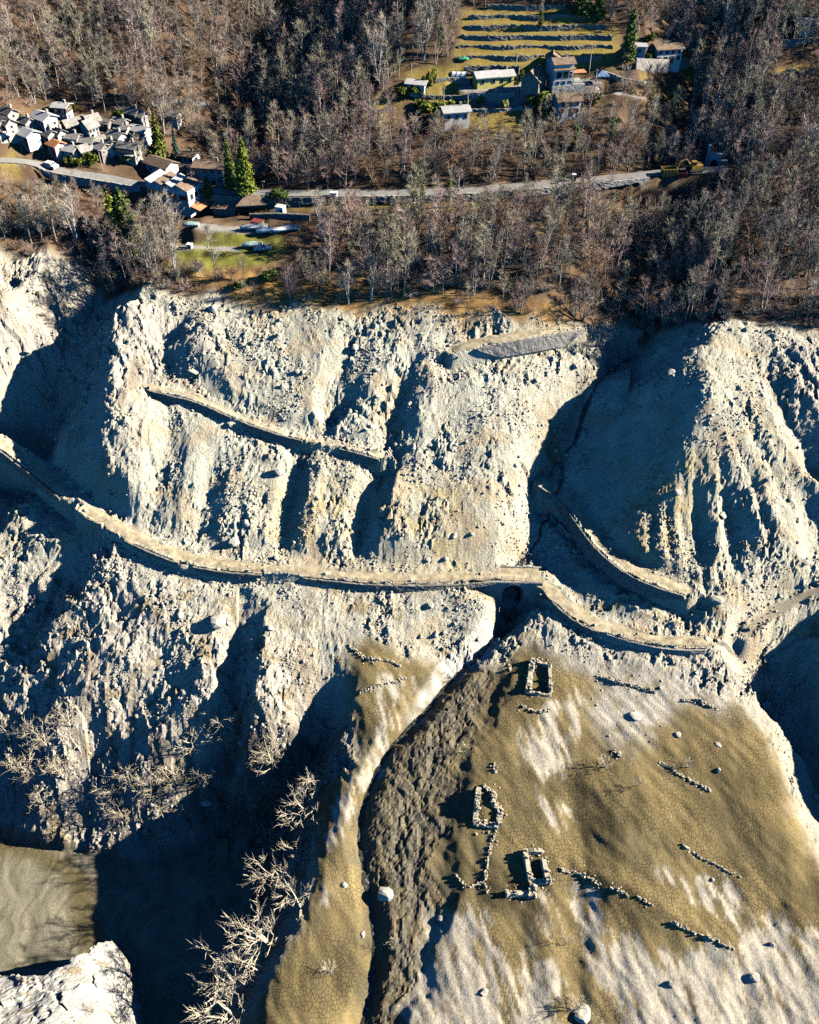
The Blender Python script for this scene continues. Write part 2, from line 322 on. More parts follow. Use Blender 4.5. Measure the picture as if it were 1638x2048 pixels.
z_flatg = np.maximum(z_mud, z_flat)

# ------------------------------------------------------------------ paths (flattened benches) and the road
PATHS = {}
def bench(name, px, width, up=3.0, down=0.7, dip=0.0, dipw=3.0, dz=0.0, drops=None):
    """level a bench along the line; dip lowers the ground just below its outer edge (for a retaining wall)"""
    global H
    hf = lambda x, y: bilerp(GX, GY, H, x, y)
    w = np.array([march(u, v, base_z) for u, v in px]) if drops is None else np.array([at_drop(u, v, d) for (u, v), d in zip(px, drops)])
    w = smooth_line(w, 3); z = w[:, 2].copy()
    for _ in range(60): z[1:-1] = 0.25 * z[:-2] + 0.5 * z[1:-1] + 0.25 * z[2:]
    w[:, 2] = z + dz
    m, D, S, Z = near_line(w, w[:, 2], width / 2 + 12)
    d = D - width / 2
    idx = np.where(S > 0, 1, -1)
    hill = np.where(idx * (1 if w[-1, 0] > w[0, 0] else -1) > 0, -1, 1)      # -1 = the side towards the camera (downhill) for lines running left to right
    if dip:
        lo = np.clip(1 - np.abs(d - 0.6) / dipw, 0, 1) * (hill < 0)
        H[m] = H[m] - dip * lo
    k = np.where(hill > 0, 1 - sstep(0, up, d), 1 - sstep(0, down, d))
    H[m] = H[m] * (1 - k) + Z * k
    global PATHMASK
    PATHMASK[m] = np.maximum(PATHMASK[m], 1 - sstep(-0.7, 0.0, d + 0.4 * WX[m]))
    PATHS[name] = (w, width)
PATHMASK = np.zeros(H.shape)
bench('main', [(165, 1012), (240, 1058), (310, 1092), (380, 1118), (450, 1130), (530, 1136), (620, 1142), (720, 1154), (810, 1157), (900, 1156), (990, 1148), (1055, 1150), (1095, 1170), (1130, 1205), (1165, 1235), (1220, 1255), (1290, 1275), (1350, 1284), (1415, 1284)], 3.0, 5, 0.5, 0.5, 3.0,
      drops=(125.5, 127.3, 128.6, 129.8, 130.6, 131.2, 131.7, 132.2, 132.5, 132.8, 133.0, 133.3, 133.8, 134.6, 135.3, 135.8, 136.3, 136.6, 136.8))
bench('left', [(-160, 800), (0, 890), (70, 935), (140, 990)], 3.2, 4, 0.6, 0.8, 3)
bench('upper', [(285, 768), (330, 780), (400, 795), (460, 825), (540, 858), (610, 875), (700, 893), (765, 914)], 1.5, 3.0, 0.5, 0.9, 3)
bench('bend', [(1085, 962), (1130, 985), (1165, 1035), (1205, 1090), (1260, 1135), (1320, 1163), (1375, 1180)], 3.6, 2.0, 0.6, 2.2, 3)
bench('top', [(905, 700), (960, 682), (1040, 668), (1110, 655), (1160, 650)], 3.0, 4.0, 0.6, 2.5, 4)
bench('rightgully', [(1490, 1265), (1560, 1215), (1640, 1180), (1720, 1150)], 2.8, 2.5, 1.5)
bench('road', [(-120, 318), (0, 322), (70, 326), (110, 342), (200, 356), (290, 372), (420, 382), (520, 386), (640, 387), (760, 386), (900, 383), (1000, 377), (1100, 369), (1200, 360), (1300, 348), (1400, 340), (1450, 338)], 3.4, 4, 0.8, 1.4, 4)
bench('lane', [(350, 492), (420, 497), (470, 500)], 2.4, 2, 2)
bench('lane2', [(400, 452), (470, 460), (570, 462)], 3.4, 3, 3)
bench('hamlet', [(930, 212), (1000, 214), (1040, 208), (1090, 200), (1150, 180), (1200, 182), (1280, 195)], 2.6, 2, 1.0)
bench('houserow', [(930, 176), (1000, 178), (1060, 174), (1120, 170), (1180, 165)], 5.0, 3, 1.0, 1.0, 3)

# terraces on the meadow: treads follow the contour, with a wall at each riser
TSTEP = 1.55
_tm = on_grid(zone([[(935, 25), (1010, 12), (1120, 12), (1225, 60), (1230, 120), (1100, 140), (925, 150), (905, 120)]], 2), 0.3)
_B = base_z(XX, YY); TZ0 = float(march(1000, 143, base_z)[2])
_f = (_B - TZ0) / TSTEP; _k = np.floor(_f); _fr = _f - _k
H = H + _tm * ((TZ0 + TSTEP * (_k + 0.32 * _fr + 0.68 * sstep(0.0, 0.22, _fr)) - _B))

# ------------------------------------------------------------------ surface relief
steep = 1 - np.maximum(WOOD, z_flatg)
quiet = np.clip(1 - PATHMASK, 0, 1)
rub = steep * (1 - 0.75 * z_spur) * quiet
H += rub * (0.40 * fbm(XX / 10, YY / 10, 3, 1) + 0.14 * fbm(XX / 2.6, YY / 2.6, 3, 2))
ril = 1 - np.abs(fbm(XX / 3.4 + 1.2 * fbm(XX / 14, YY / 14, 2, 8), YY / 26, 4, 5))
H += rub * (0.38 * (ril - 0.75)) * np.clip(0.45 + 1.1 * fbm(XX / 22, YY / 22, 2, 71), 0.1, 1)
lump = np.clip(fbm(XX / 1.1, YY / 1.3, 3, 12) - 0.12, 0, None)
crag = sstep(0.02, 0.45, fbm(XX / 9, YY / 7, 3, 15))                       # patches where bedrock and blocks break through the scree
_wx, _wy = XX + 0.5 * WX, YY + 0.5 * WY
fA, fB, fC = facets(_wx / 2.6, _wy / 3.2, 24), facets(_wx / 1.15, _wy / 1.3, 25), facets(XX / 0.62, YY / 0.62, 26)
chute = sstep(-0.05, 0.35, fbm(XX / 5 + 0.8 * fbm(XX / 16, YY / 16, 2, 73), YY / 34, 3, 74))       # smooth runs of fine scree between rough ribs
grit = np.clip(0.5 + 1.0 * fbm(XX / 12, YY / 12, 3, 72), 0.15, 1.2) * (1 - 0.6 * chute)
crag = crag * (1 - 0.85 * chute)
H += rub * (0.20 * lump + grit * (0.22 * fB + 0.22 * fC) + crag * (0.6 * fA + 0.55 * fB + 0.2 * fC))
z_rk = np.clip(z_rock + 0.9 * z_spur, 0, 1) * quiet
sx_, sy_ = XX + 0.45 * YY + 1.2 * WX, YY + 1.2 * WY
H += z_rk * (1.1 * facets(sx_ / 5.5, sy_ / 8.0, 4, 0.9) + 0.55 * facets(sx_ / 2.3, sy_ / 3.6, 14, 1.1) + 0.26 * facets(XX / 1.0, YY / 1.2, 16) + 0.7 * fbm(XX / 7, YY / 7, 3, 6))
H += z_mud * quiet * (0.20 * fbm((XX + 0.5 * YY) / 7, YY / 11, 3, 21) + 0.13 * fbm((XX + 0.7 * YY) / 1.8, YY / 4.5, 3, 23)) * (1 - WOOD)
drag = fbm((XX + 0.25 * YY) / 1.6, (YY) / 7.0, 3, 25)
H += z_mud * z_white * 0.16 * drag
H += z_wet * (0.40 * fbm((XX + 1.4 * WX) / 3.2, (YY + 1.4 * WY) / 5.0, 5, 26, 0.6) + 0.30 * facets((XX + WX) / 1.3, (YY + WY) / 2.2, 27) + 0.15 * facets(XX / 0.6, YY / 0.8, 28))
low_ = steep * (1 - z_rk) * quiet * sstep(136, 128, YY)
H += low_ * 0.16 * (np.abs(((H * 0.9 + 0.35 * WX) % 1.0) - 0.5) - 0.25)
H += WOOD * (1 - PATHMASK) * (1 - z_grass) * 0.6 * fbm(XX / 8, YY / 8, 3, 31)
H = H * (1 - z_flat) + (8.0 + 0.10 * fbm(XX / 9, YY / 9, 3, 33) + 0.12 * fbm((XX + 6 * fbm(XX / 11, YY / 11, 2, 81)) / 2.2, (YY + 6 * fbm(XX / 11, YY / 11, 2, 83)) / 6, 3, 85)) * z_flat
_w = PATHS['main'][0]; _k = int(np.argmin(np.abs(_w[:, 0] - at_drop(1027, 1149, 133.1)[0])))
BR_C = _w[_k].copy(); BR_T = (_w[_k + 3] - _w[_k - 3])[:2]; BR_T /= np.hypot(*BR_T); BR_N = np.array((BR_T[1], -BR_T[0]))      # N points to the camera side
_lx = (XX - BR_C[0]) * BR_T[0] + (YY - BR_C[1]) * BR_T[1]; _ly = (XX - BR_C[0]) * BR_N[0] + (YY - BR_C[1]) * BR_N[1]
_fl = BR_C[2] - 5.6 - 0.30 * _ly
_cv = (1 - sstep(1.9, 2.3, np.abs(_lx))) * (_ly > -2.4) * (_ly < 7.5)
H = np.where(_cv > 0, np.minimum(H, H * (1 - _cv) + _fl * _cv), H)
_ap = (np.abs(_lx) < 9) * sstep(1.9, 2.3, _ly) * (1 - sstep(3.0, 9.0, _ly))                     # bank below the bridge stays under its wall
H = np.where(_ap > 0, np.minimum(H, BR_C[2] - 1.0 - 4.6 * np.clip(1 - np.abs(_lx) / 9, 0, 1) * _ap), H)
def ground(x, y): return bilerp(GX, GY, H, np.atleast_1d(np.asarray(x, float)), np.atleast_1d(np.asarray(y, float)))
def gz(x, y): return float(ground(x, y)[0])
def hit(u, v): return march(u, v, ground)

# ------------------------------------------------------------------ ground colours (the stuff the ground is made of)
def mixc(C, c, k): return C * (1 - k[..., None]) + np.array(c) * k[..., None]
n1 = fbm(XX / 12, YY / 12, 4, 50); n2 = fbm(XX / 3, YY / 3, 3, 52); n3 = fbm(XX / 2.2, YY / 12, 3, 54)
C = np.zeros(H.shape + (3,)) + np.array((0.475, 0.456, 0.362))
C = C * (1 + 0.16 * n1 + 0.13 * n2 + 0.12 * n3 + 0.10 * fbm(H * 0.8 + 0.2 * WX, XX / 40, 3, 57) * (YY < 140))[..., None]
warm = sstep(0.0, 1.0, (140 - YY) / 50 + 0.4 * n1)
C = mixc(C, (0.52, 0.44, 0.32), warm * 0.75 * (1 - z_flatg))
C = mixc(C, (0.43, 0.32, 0.14), np.clip(z_ochre * (0.5 + 0.7 * n2 + 0.4 * n1), 0, 0.8))
C = mixc(C, (0.46, 0.37, 0.25), 0.8 * sstep(0.05, 0.6, fbm(XX / 8, YY / 5, 4, 79)) * steep)
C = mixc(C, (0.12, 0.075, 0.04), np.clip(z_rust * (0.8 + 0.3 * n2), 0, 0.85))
C = mixc(C, (0.47, 0.42, 0.35), np.clip(z_rk * (0.75 + 0.5 * n2), 0, 1))
C = mixc(C, (0.20, 0.16, 0.11), np.clip(z_rk * sstep(0.2, 0.8, n3 + 0.4 * n1), 0, 0.7))
C = mixc(C, (0.36, 0.355, 0.335), z_spur * 0.85)
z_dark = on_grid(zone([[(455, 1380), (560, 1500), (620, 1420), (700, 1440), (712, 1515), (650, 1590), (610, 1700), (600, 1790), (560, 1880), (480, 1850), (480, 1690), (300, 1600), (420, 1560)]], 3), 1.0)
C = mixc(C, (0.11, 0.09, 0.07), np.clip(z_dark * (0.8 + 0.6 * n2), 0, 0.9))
z_slab = on_grid(zone([[(1000, 1240), (985, 1290), (940, 1330), (890, 1350), (860, 1400), (830, 1440), (815, 1430), (850, 1380), (880, 1330), (930, 1290), (970, 1240)]], 1), 0.4)
C = mixc(C, (0.55, 0.55, 0.52), np.clip(z_slab * (0.9 + 0.6 * n2), 0, 1))
stain = sstep(0.25, 0.8, fbm(XX / 5, YY / 3.2, 4, 77)) * (1 - z_flatg) * steep * (YY < 128)
C = mixc(C, (0.24, 0.18, 0.09), stain * 0.75)
C = mixc(C, (0.195, 0.147, 0.066), z_mud)
C = mixc(C, (0.115, 0.093, 0.048), z_mud * 0.65 * sstep(0.05, 0.6, fbm((XX + 0.6 * YY) / 9, YY / 14, 4, 87)))
C = C * (1 + z_mud * (0.34 * n1 + 0.30 * fbm(XX / 2.5, YY / 8, 3, 56)))[..., None]
C = mixc(C, (0.44, 0.40, 0.33), np.clip(z_grey * (0.9 + 0.7 * n2 + 0.3 * n1), 0, 1))
n4 = fbm((XX + 0.3 * YY) / 0.9, YY / 7.0, 3, 55)
wm = sstep(0.25, 0.9, z_white + 0.34 * n3 + 0.24 * n2 + 0.75 * n4 + 0.03) * sstep(0.02, 0.5, z_white)
C = mixc(C, (0.47, 0.42, 0.335), wm * 0.9)
C = mixc(C, (0.085, 0.075, 0.055), np.clip(z_wet * (0.85 + 0.4 * n2), 0, 1))
C = mixc(C, (0.52, 0.51, 0.46), np.clip(z_slab * (0.85 + 0.8 * n2), 0, 1))
C = mixc(C, (0.225, 0.205, 0.145), z_flat)
z_chan = on_grid(zone([[(-200, 1640), (0, 1658), (110, 1695), (175, 1745), (195, 1800), (185, 1880), (140, 1875), (140, 1800), (120, 1750), (60, 1715), (-200, 1690)]], 1), 0.3) * z_flat
fl1 = sstep(0.1, 0.5, np.sin((XX * 0.9 + YY * 0.35) * 0.5 + 5 * fbm(XX / 14, YY / 14, 3, 58)))
sw = fbm((XX + 6 * fbm(XX / 11, YY / 11, 2, 81)) / 2.2, (YY + 6 * fbm(XX / 11, YY / 11, 2, 83)) / 6, 4, 85)
C = C * (1 + z_flat * (0.30 * sw + 0.16 * fl1 - 0.1))[..., None]
C = mixc(C, (0.12, 0.095, 0.045), z_chan * 0.9)
pw = np.clip(PATHMASK, 0, 1) * (1 - WOOD)
C = mixc(C, (0.38, 0.325, 0.22), pw * 0.8)
litter = np.array((0.125, 0.08, 0.048)) * (1 + 0.4 * n1 + 0.35 * n2)[..., None]
C = C * (1 - WOOD[..., None]) + litter * WOOD[..., None]
C = mixc(C, (0.36, 0.21, 0.065), np.clip(z_gold * (0.7 + 0.6 * n2), 0, 1))
C = mixc(C, (0.29, 0.215, 0.055), np.clip(z_grass * (0.9 + 0.4 * n2), 0, 1) * WOOD)
C = C * (1 - z_grass * 0.25 * np.clip(n1 + n2, 0, 1))[..., None]
C = mixc(C, (0.20, 0.20, 0.035), np.clip(z_lawn * (0.9 + 0.6 * n2), 0, 1))
C = mixc(C, (0.33, 0.31, 0.28), PATHMASK * WOOD)
C = np.clip(C, 0.01, 0.9)

# ------------------------------------------------------------------ material helpers
MATS = {}
def new_mat(name):
    m = bpy.data.materials.new(name); m.use_nodes = True
    return m, m.node_tree.nodes, m.node_tree.links, m.node_tree.nodes['Principled BSDF']
def simple(name, col, rough=0.8, var=0.25, scale=1.5, bump=0.15, metal=0.0, obj_var=0.0, detail=5):
    if name in MATS: return MATS[name]
    m, N, L, B = new_mat(name)
    tc = N.new('ShaderNodeTexCoord'); nz = N.new('ShaderNodeTexNoise')
    nz.inputs['Scale'].default_value = scale; nz.inputs['Detail'].default_value = detail
    L.new(tc.outputs['Object'], nz.inputs['Vector'])
    mr = N.new('ShaderNodeMapRange'); mr.inputs[1].default_value, mr.inputs[2].default_value = 0.3, 0.7
    mr.inputs[3].default_value, mr.inputs[4].default_value = 1 - var, 1 + var
    L.new(nz.outputs[0], mr.inputs[0])
    mu = N.new('ShaderNodeVectorMath'); mu.operation = 'SCALE'; mu.inputs[0].default_value = col
    L.new(mr.outputs[0], mu.inputs['Scale'])
    out = mu.outputs[0]
    if obj_var:
        oi = N.new('ShaderNodeObjectInfo'); m2 = N.new('ShaderNodeMapRange')
        m2.inputs[3].default_value, m2.inputs[4].default_value = 1 - obj_var, 1 + obj_var
        L.new(oi.outputs['Random'], m2.inputs[0])
        v2 = N.new('ShaderNodeVectorMath'); v2.operation = 'SCALE'
        L.new(out, v2.inputs[0]); L.new(m2.outputs[0], v2.inputs['Scale']); out = v2.outputs[0]
    L.new(out, B.inputs['Base Color'])
    B.inputs['Roughness'].default_value = rough; B.inputs['Metallic'].default_value = metal
    B.inputs['Specular IOR Level'].default_value = 0.25
    if bump:
        b = N.new('ShaderNodeBump'); b.inputs['Strength'].default_value = 1.0; b.inputs['Distance'].default_value = bump
        L.new(nz.outputs[0], b.inputs['Height']); L.new(b.outputs[0], B.inputs['Normal'])
    MATS[name] = m
    return m

def terrain_material():
    m, N, L, B = new_mat('ground')
    geo = N.new('ShaderNodeNewGeometry')
    ca = N.new('ShaderNodeVertexColor'); ca.layer_name = 'tint'
    at = N.new('ShaderNodeAttribute'); at.attribute_name = 'zones'          # r = drying mud, g = loose rubble, b = wet
    sp = N.new('ShaderNodeSeparateColor'); L.new(at.outputs['Color'], sp.inputs[0])
    def noise(scale, detail, rough=0.6, vec=None):
        n = N.new('ShaderNodeTexNoise'); n.inputs['Scale'].default_value = scale; n.inputs['Detail'].default_value = detail; n.inputs['Roughness'].default_value = rough
        L.new(vec or geo.outputs['Position'], n.inputs['Vector']); return n.outputs[0]
    def math_(op, a, b, clamp=False):
        n = N.new('ShaderNodeMath'); n.operation = op; n.use_clamp = clamp
        for i, s in enumerate((a, b)):
            if isinstance(s, (int, float)): n.inputs[i].default_value = s
            else: L.new(s, n.inputs[i])
        return n.outputs[0]
    fine = noise(2.6, 4, 0.72)
    # mud cracks: two nested nets of polygons
    wv = N.new('ShaderNodeVectorMath'); wv.operation = 'MULTIPLY_ADD'
    wn_ = N.new('ShaderNodeTexNoise'); wn_.inputs['Scale'].default_value = 1.2; wn_.inputs['Detail'].default_value = 0; L.new(geo.outputs['Position'], wn_.inputs['Vector'])
    L.new(wn_.outputs['Color'], wv.inputs[0]); wv.inputs[1].default_value = (0.35, 0.35, 0.35); L.new(geo.outputs['Position'], wv.inputs[2])
    flatv = N.new('ShaderNodeVectorMath'); flatv.operation = 'MULTIPLY'; flatv.inputs[1].default_value = (1, 1, 0); L.new(wv.outputs[0], flatv.inputs[0])
    ck = None
    for sc, wd in ((1.5, 0.10),):
        c = N.new('ShaderNodeTexVoronoi'); c.feature = 'DISTANCE_TO_EDGE'; c.voronoi_dimensions = '2D'; c.inputs['Scale'].default_value = sc
        L.new(flatv.outputs[0], c.inputs['Vector'])
        r = N.new('ShaderNodeMapRange'); r.inputs[2].default_value = wd; r.inputs[3].default_value, r.inputs[4].default_value = 1, 0; L.new(c.outputs[0], r.inputs[0])
        ck = r.outputs[0] if ck is None else math_('MAXIMUM', ck, r.outputs[0])
    patch = N.new('ShaderNodeMapRange'); patch.inputs[1].default_value, patch.inputs[2].default_value = 0.38, 0.58; L.new(noise(0.12, 1), patch.inputs[0])
    crack = math_('MULTIPLY', math_('MULTIPLY', ck, sp.outputs[0]), math_('ADD', math_('MULTIPLY', patch.outputs[0], 0.92), 0.08))
    mr = N.new('ShaderNodeMapRange'); mr.inputs[1].default_value, mr.inputs[2].default_value, mr.inputs[3].default_value, mr.inputs[4].default_value = 0.28, 0.72, 0.66, 1.34
    L.new(fine, mr.inputs[0])
    k = math_('MULTIPLY', mr.outputs[0], math_('SUBTRACT', 1.0, math_('MULTIPLY', crack, 0.42)))
    sc = N.new('ShaderNodeVectorMath'); sc.operation = 'SCALE'; L.new(ca.outputs[0], sc.inputs[0]); L.new(k, sc.inputs['Scale'])
    L.new(sc.outputs[0], B.inputs['Base Color'])
    rr = N.new('ShaderNodeMapRange'); rr.inputs[3].default_value, rr.inputs[4].default_value = 0.92, 0.45; L.new(sp.outputs[2], rr.inputs[0]); L.new(rr.outputs[0], B.inputs['Roughness'])
    B.inputs['Specular IOR Level'].default_value = 0.2
    hgt = math_('MULTIPLY', fine, 0.42)
    amp = math_('ADD', math_('MULTIPLY', sp.outputs[1], 0.75), 0.25)
    hgt = math_('SUBTRACT', math_('MULTIPLY', hgt, amp), math_('MULTIPLY', crack, 0.07))
    b = N.new('ShaderNodeBump'); b.inputs['Strength'].default_value = 1.0; b.inputs['Distance'].default_value = 1.0
    L.new(hgt, b.inputs['Height']); L.new(b.outputs[0], B.inputs['Normal'])
    return m

# ------------------------------------------------------------------ object helpers
def mesh_obj(name, verts, faces, mat=None, parent=None, smooth=False, link=True):
    me = bpy.data.meshes.new(name)
    me.from_pydata([tuple(map(float, v)) for v in verts], [], [tuple(map(int, f)) for f in faces])
    if mat: me.materials.append(mat)
    if smooth: me.polygons.foreach_set('use_smooth', [True] * len(me.polygons))
    o = bpy.data.objects.new(name, me)
    if link: COL.objects.link(o)
    if parent: o.parent = parent
    return o
def np_mesh(name, V, Fq, mat=None, smooth=True):
    """quick mesh from numpy vertices (n,3) and faces (m,k)"""
    me = bpy.data.meshes.new(name); k = Fq.shape[1]
    me.vertices.add(len(V)); me.vertices.foreach_set('co', np.ascontiguousarray(V, np.float32).ravel())
    me.loops.add(Fq.size); me.loops.foreach_set('vertex_index', np.ascontiguousarray(Fq, np.int32).ravel())
    me.polygons.add(len(Fq)); me.polygons.foreach_set('loop_start', np.arange(0, Fq.size, k, dtype=np.int32))
    if smooth: me.polygons.foreach_set('use_smooth', np.ones(len(Fq), bool))
    if mat: me.materials.append(mat)
    me.update(calc_edges=True)
    return me
def tag(o, label=None, cat=None, group=None, kind=None):
    if label: o['label'] = label
    if cat: o['category'] = cat
    if group: o['group'] = group
    if kind: o['kind'] = kind
    return o
def empty(name, loc, rz=0.0):
    o = bpy.data.objects.new(name, None); COL.objects.link(o)
    o.location = loc; o.rotation_euler = (0, 0, rz); o.empty_display_size = 0.5
    return o
def copy_tree(o, parent=None):
    c = o.copy(); COL.objects.link(c)
    if parent: c.parent = parent
    for ch in list(o.children): copy_tree(ch, c)
    return c

# ------------------------------------------------------------------ the terrain sheet
ny, nx = H.shape
idx = np.arange(nx * ny).reshape(ny, nx)
quads = np.stack([idx[:-1, :-1].ravel(), idx[:-1, 1:].ravel(), idx[1:, 1:].ravel(), idx[1:, :-1].ravel()], 1)
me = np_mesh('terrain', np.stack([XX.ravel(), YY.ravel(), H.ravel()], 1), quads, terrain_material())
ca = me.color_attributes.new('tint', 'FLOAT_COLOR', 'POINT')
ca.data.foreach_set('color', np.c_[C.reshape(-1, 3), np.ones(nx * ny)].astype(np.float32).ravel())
zs = me.color_attributes.new('zones', 'FLOAT_COLOR', 'POINT')
crk = np.clip(z_mud * (1 - wm) * (1 - z_wet) * (1 - 0.8 * np.clip(z_grey * 1.2, 0, 1)) * (1 - pw), 0, 1)
zs.data.foreach_set('color', np.stack([crk, np.clip(rub * (1 - z_mud), 0, 1), np.clip(z_wet + 0.7 * z_rust + 1.2 * z_chan, 0, 1), np.ones(H.shape)], -1).astype(np.float32).ravel())
_sm = (np.maximum(np.maximum(z_mud * (1 - 0.8 * z_grey) * (1 - z_wet), z_flat), np.maximum(WOOD, PATHMASK)) > 0.5)[:-1, :-1]
me.polygons.foreach_set('use_smooth', _sm.ravel())           # broken stone keeps its facets
terrain = bpy.data.objects.new('terrain', me); COL.objects.link(terrain)
tag(terrain, 'bare drained reservoir slopes, drying mud and wooded hillside', None, None, 'structure')
# ------------------------------------------------------------------ paths, walls, bridge
M_WALL = simple('masonry', (0.30, 0.28, 0.25), 0.9, 0.45, 3.0, 0.12, detail=3)
M_WALLD = simple('mossy_masonry', (0.20, 0.19, 0.16), 0.9, 0.5, 2.5, 0.15, detail=3)
M_CONC = simple('concrete', (0.42, 0.40, 0.36), 0.85, 0.15, 2.0, 0.03, detail=3)
M_PATH = simple('packed_gravel', (0.37, 0.31, 0.205), 0.95, 0.42, 0.7, 0.22, detail=6)
M_ASPH = simple('pale_asphalt', (0.25, 0.24, 0.225), 0.9, 0.15, 0.8, 0.02, detail=3)
M_METAL = simple('weathered_steel', (0.30, 0.27, 0.24), 0.6, 0.2, 3.0, 0.0, 0.4)
def tangents(w):
    t = np.gradient(w[:, :2], axis=0); return t / np.maximum(np.hypot(t[:, 0], t[:, 1]), 1e-6)[:, None]
def strip(name, w, width, mat, lift, step=0.7, edge=0.15, wob=0.25, seed=0):
    w = resample(w, step); t = tangents(w); n = np.stack([t[:, 1], -t[:, 0]], 1)
    cols = np.array((-0.5, -0.25, 0, 0.25, 0.5)) * width
    V = []
    for i, p in enumerate(w):
        for c in cols:
            e = c + (math.copysign(1, c) * wob * (0.5 * math.sin(i * 0.9 + seed) + 0.5 * math.sin(i * 0.37 + c)) if abs(c) > 0.4 * width else 0)
            x, y = p[0] + n[i, 0] * e, p[1] + n[i, 1] * e
            V.append((x, y, p[2] + lift + 0.05 * math.sin(i * 0.5 + c * 2) - (edge if abs(c) > 0.4 * width else 0)))
    k = len(cols); F = [(i * k + j, i * k + j + 1, (i + 1) * k + j + 1, (i + 1) * k + j) for i in range(len(w) - 1) for j in range(k - 1)]
    o = mesh_obj(name, V, F, mat, smooth=True)
    return o
tag(strip('road', PATHS['road'][0], 3.4, M_ASPH, 0.12, 1.5, 0.0, 0.05), 'pale asphalt road along the wooded hillside', None, None, 'structure')
_up = PATHS['upper'][0]; _uu = np.array([pix(p)[0] for p in _up])
for nm, wd, ln in (('main', 2.8, None), ('upper', 1.5, _up[_uu < 400]), ('left', 2.4, None), ('bend', 2.6, None), ('top', 2.8, None)):
    tag(strip('path', PATHS[nm][0] if ln is None else ln, wd, M_PATH, 0.07, 0.7, 0.14, 0.5, len(nm)), 'gravel path on a bench of the bare slope', None, None, 'structure')

def sub(name, u0, u1):
    w = PATHS[name][0]; us = np.array([pix(p)[0] for p in w])
    return w[(us >= u0) & (us <= u1)]
def wall_mesh(line, thick, top, depth, seed=0, broken=0.0):
    """masonry wall along a world line (x, y, z of its top reference); top / depth are heights above / below it, both may be functions of 0..1"""
    w = resample(line, 0.6); t = tangents(w); n = np.stack([t[:, 1], -t[:, 0]], 1)
    r = random.Random(seed); V, F = [], []; N = len(w)
    for i, p in enumerate(w):
        s = i / max(N - 1, 1)
        tp = p[2] + (top(s) if callable(top) else top) + r.uniform(-0.06, 0.06) - (broken * r.random() if broken else 0)
        bt = p[2] - (depth(s) if callable(depth) else depth)
        for k in range(5):
            f = k / 4; z = tp * (1 - f) + bt * f; b = 0.10 * (tp - z) * 0.9 + r.uniform(-0.05, 0.05)
            V.append((p[0] + n[i, 0] * (thick / 2 + b), p[1] + n[i, 1] * (thick / 2 + b), z))
        V.append((p[0] - n[i, 0] * thick / 2, p[1] - n[i, 1] * thick / 2, tp + r.uniform(-0.04, 0.04)))
        V.append((p[0] - n[i, 0] * thick / 2, p[1] - n[i, 1] * thick / 2, bt))
    for i in range(N - 1):
        for k in range(4): F.append((i * 7 + k, i * 7 + k + 1, (i + 1) * 7 + k + 1, (i + 1) * 7 + k))
        F.append((i * 7 + 5, i * 7, (i + 1) * 7, (i + 1) * 7 + 5)); F.append((i * 7 + 6, i * 7 + 5, (i + 1) * 7 + 5, (i + 1) * 7 + 6))
    for i in (0, N - 1):
        f = tuple(i * 7 + k for k in (0, 1, 2, 3, 4, 6, 5)); F.append(f if i == 0 else f[::-1])
    return V, F
def outer(line, off):
    t = tangents(line); s = 1 if line[-1, 0] > line[0, 0] else -1
    n = np.stack([t[:, 1], -t[:, 0]], 1) * s
    q = line.copy(); q[:, :2] += n * off; return q
def retaining(name, u0, u1, label, hgt=2.2, off=None, top=0.04, seed=0, mat=None, taper=True):
    ln = outer(sub(name, u0, u1), PATHS[name][1] / 2 + 0.40 if off is None else off)
    dep = (lambda s: 0.5 + (hgt - 0.5) * min(1, 5 * s, 5 * (1 - s))) if taper else hgt
    V, F = wall_mesh(ln, 0.32, top, dep, seed, 0.12)
    return tag(mesh_obj('retaining_wall', V, F, mat or M_WALLD), label, 'wall', None, 'thing')
retaining('upper', 300, 470, 'curved dry stone wall holding up the left end of the upper path', 2.8, seed=1)
retaining('upper', 478, 615, 'dark stone retaining wall under the middle of the upper path', 2.6, seed=2)
retaining('upper', 680, 762, 'short dark retaining wall on the upper path above a gully', 2.2, seed=3)
retaining('bend', 1085, 1372, 'long curved stone wall below the bend path right of the stream', 3.0, seed=4, top=0.35, mat=M_WALLD)
retaining('top', 945, 1165, 'stone retaining wall of the highest path just under the wood', 3.2, seed=5, mat=M_WALL)
retaining('main', 255, 375, 'retaining wall at the left end of the lower path', 0.9, seed=6)
retaining('main', 385, 535, 'low retaining wall beside a boulder on the lower path', 1.5, seed=7)
retaining('main', 610, 1000, 'long low stone wall under the lower path left of the bridge', 1.4, seed=8)
retaining('main', 1118, 1205, 'corner wall of the lower path just right of the bridge', 2.2, seed=9)
retaining('main', 1215, 1405, 'curved stone wall below the right end of the lower path', 2.3, seed=10, mat=M_WALL)
retaining('left', -40, 138, 'retaining wall of the path fragment at the left edge', 1.8, seed=11)
retaining('road', 400, 660, 'dark retaining wall below the road by the tall cypresses', 2.6, seed=12)
retaining('road', 80, 290, 'low parapet wall of the road below the stone village', 1.6, seed=13, mat=M_CONC, top=0.5)
retaining('road', 662, 1300, 'long low road edge wall running through the bare trees', 1.3, seed=14, mat=M_CONC, top=0.3)
retaining('houserow', 935, 1030, 'grey retaining wall below the yellow house', 2.4, seed=15, mat=M_WALL)
retaining('hamlet', 925, 1100, 'garden wall along the hamlet lane above the white house', 1.8, seed=16, mat=M_WALL)

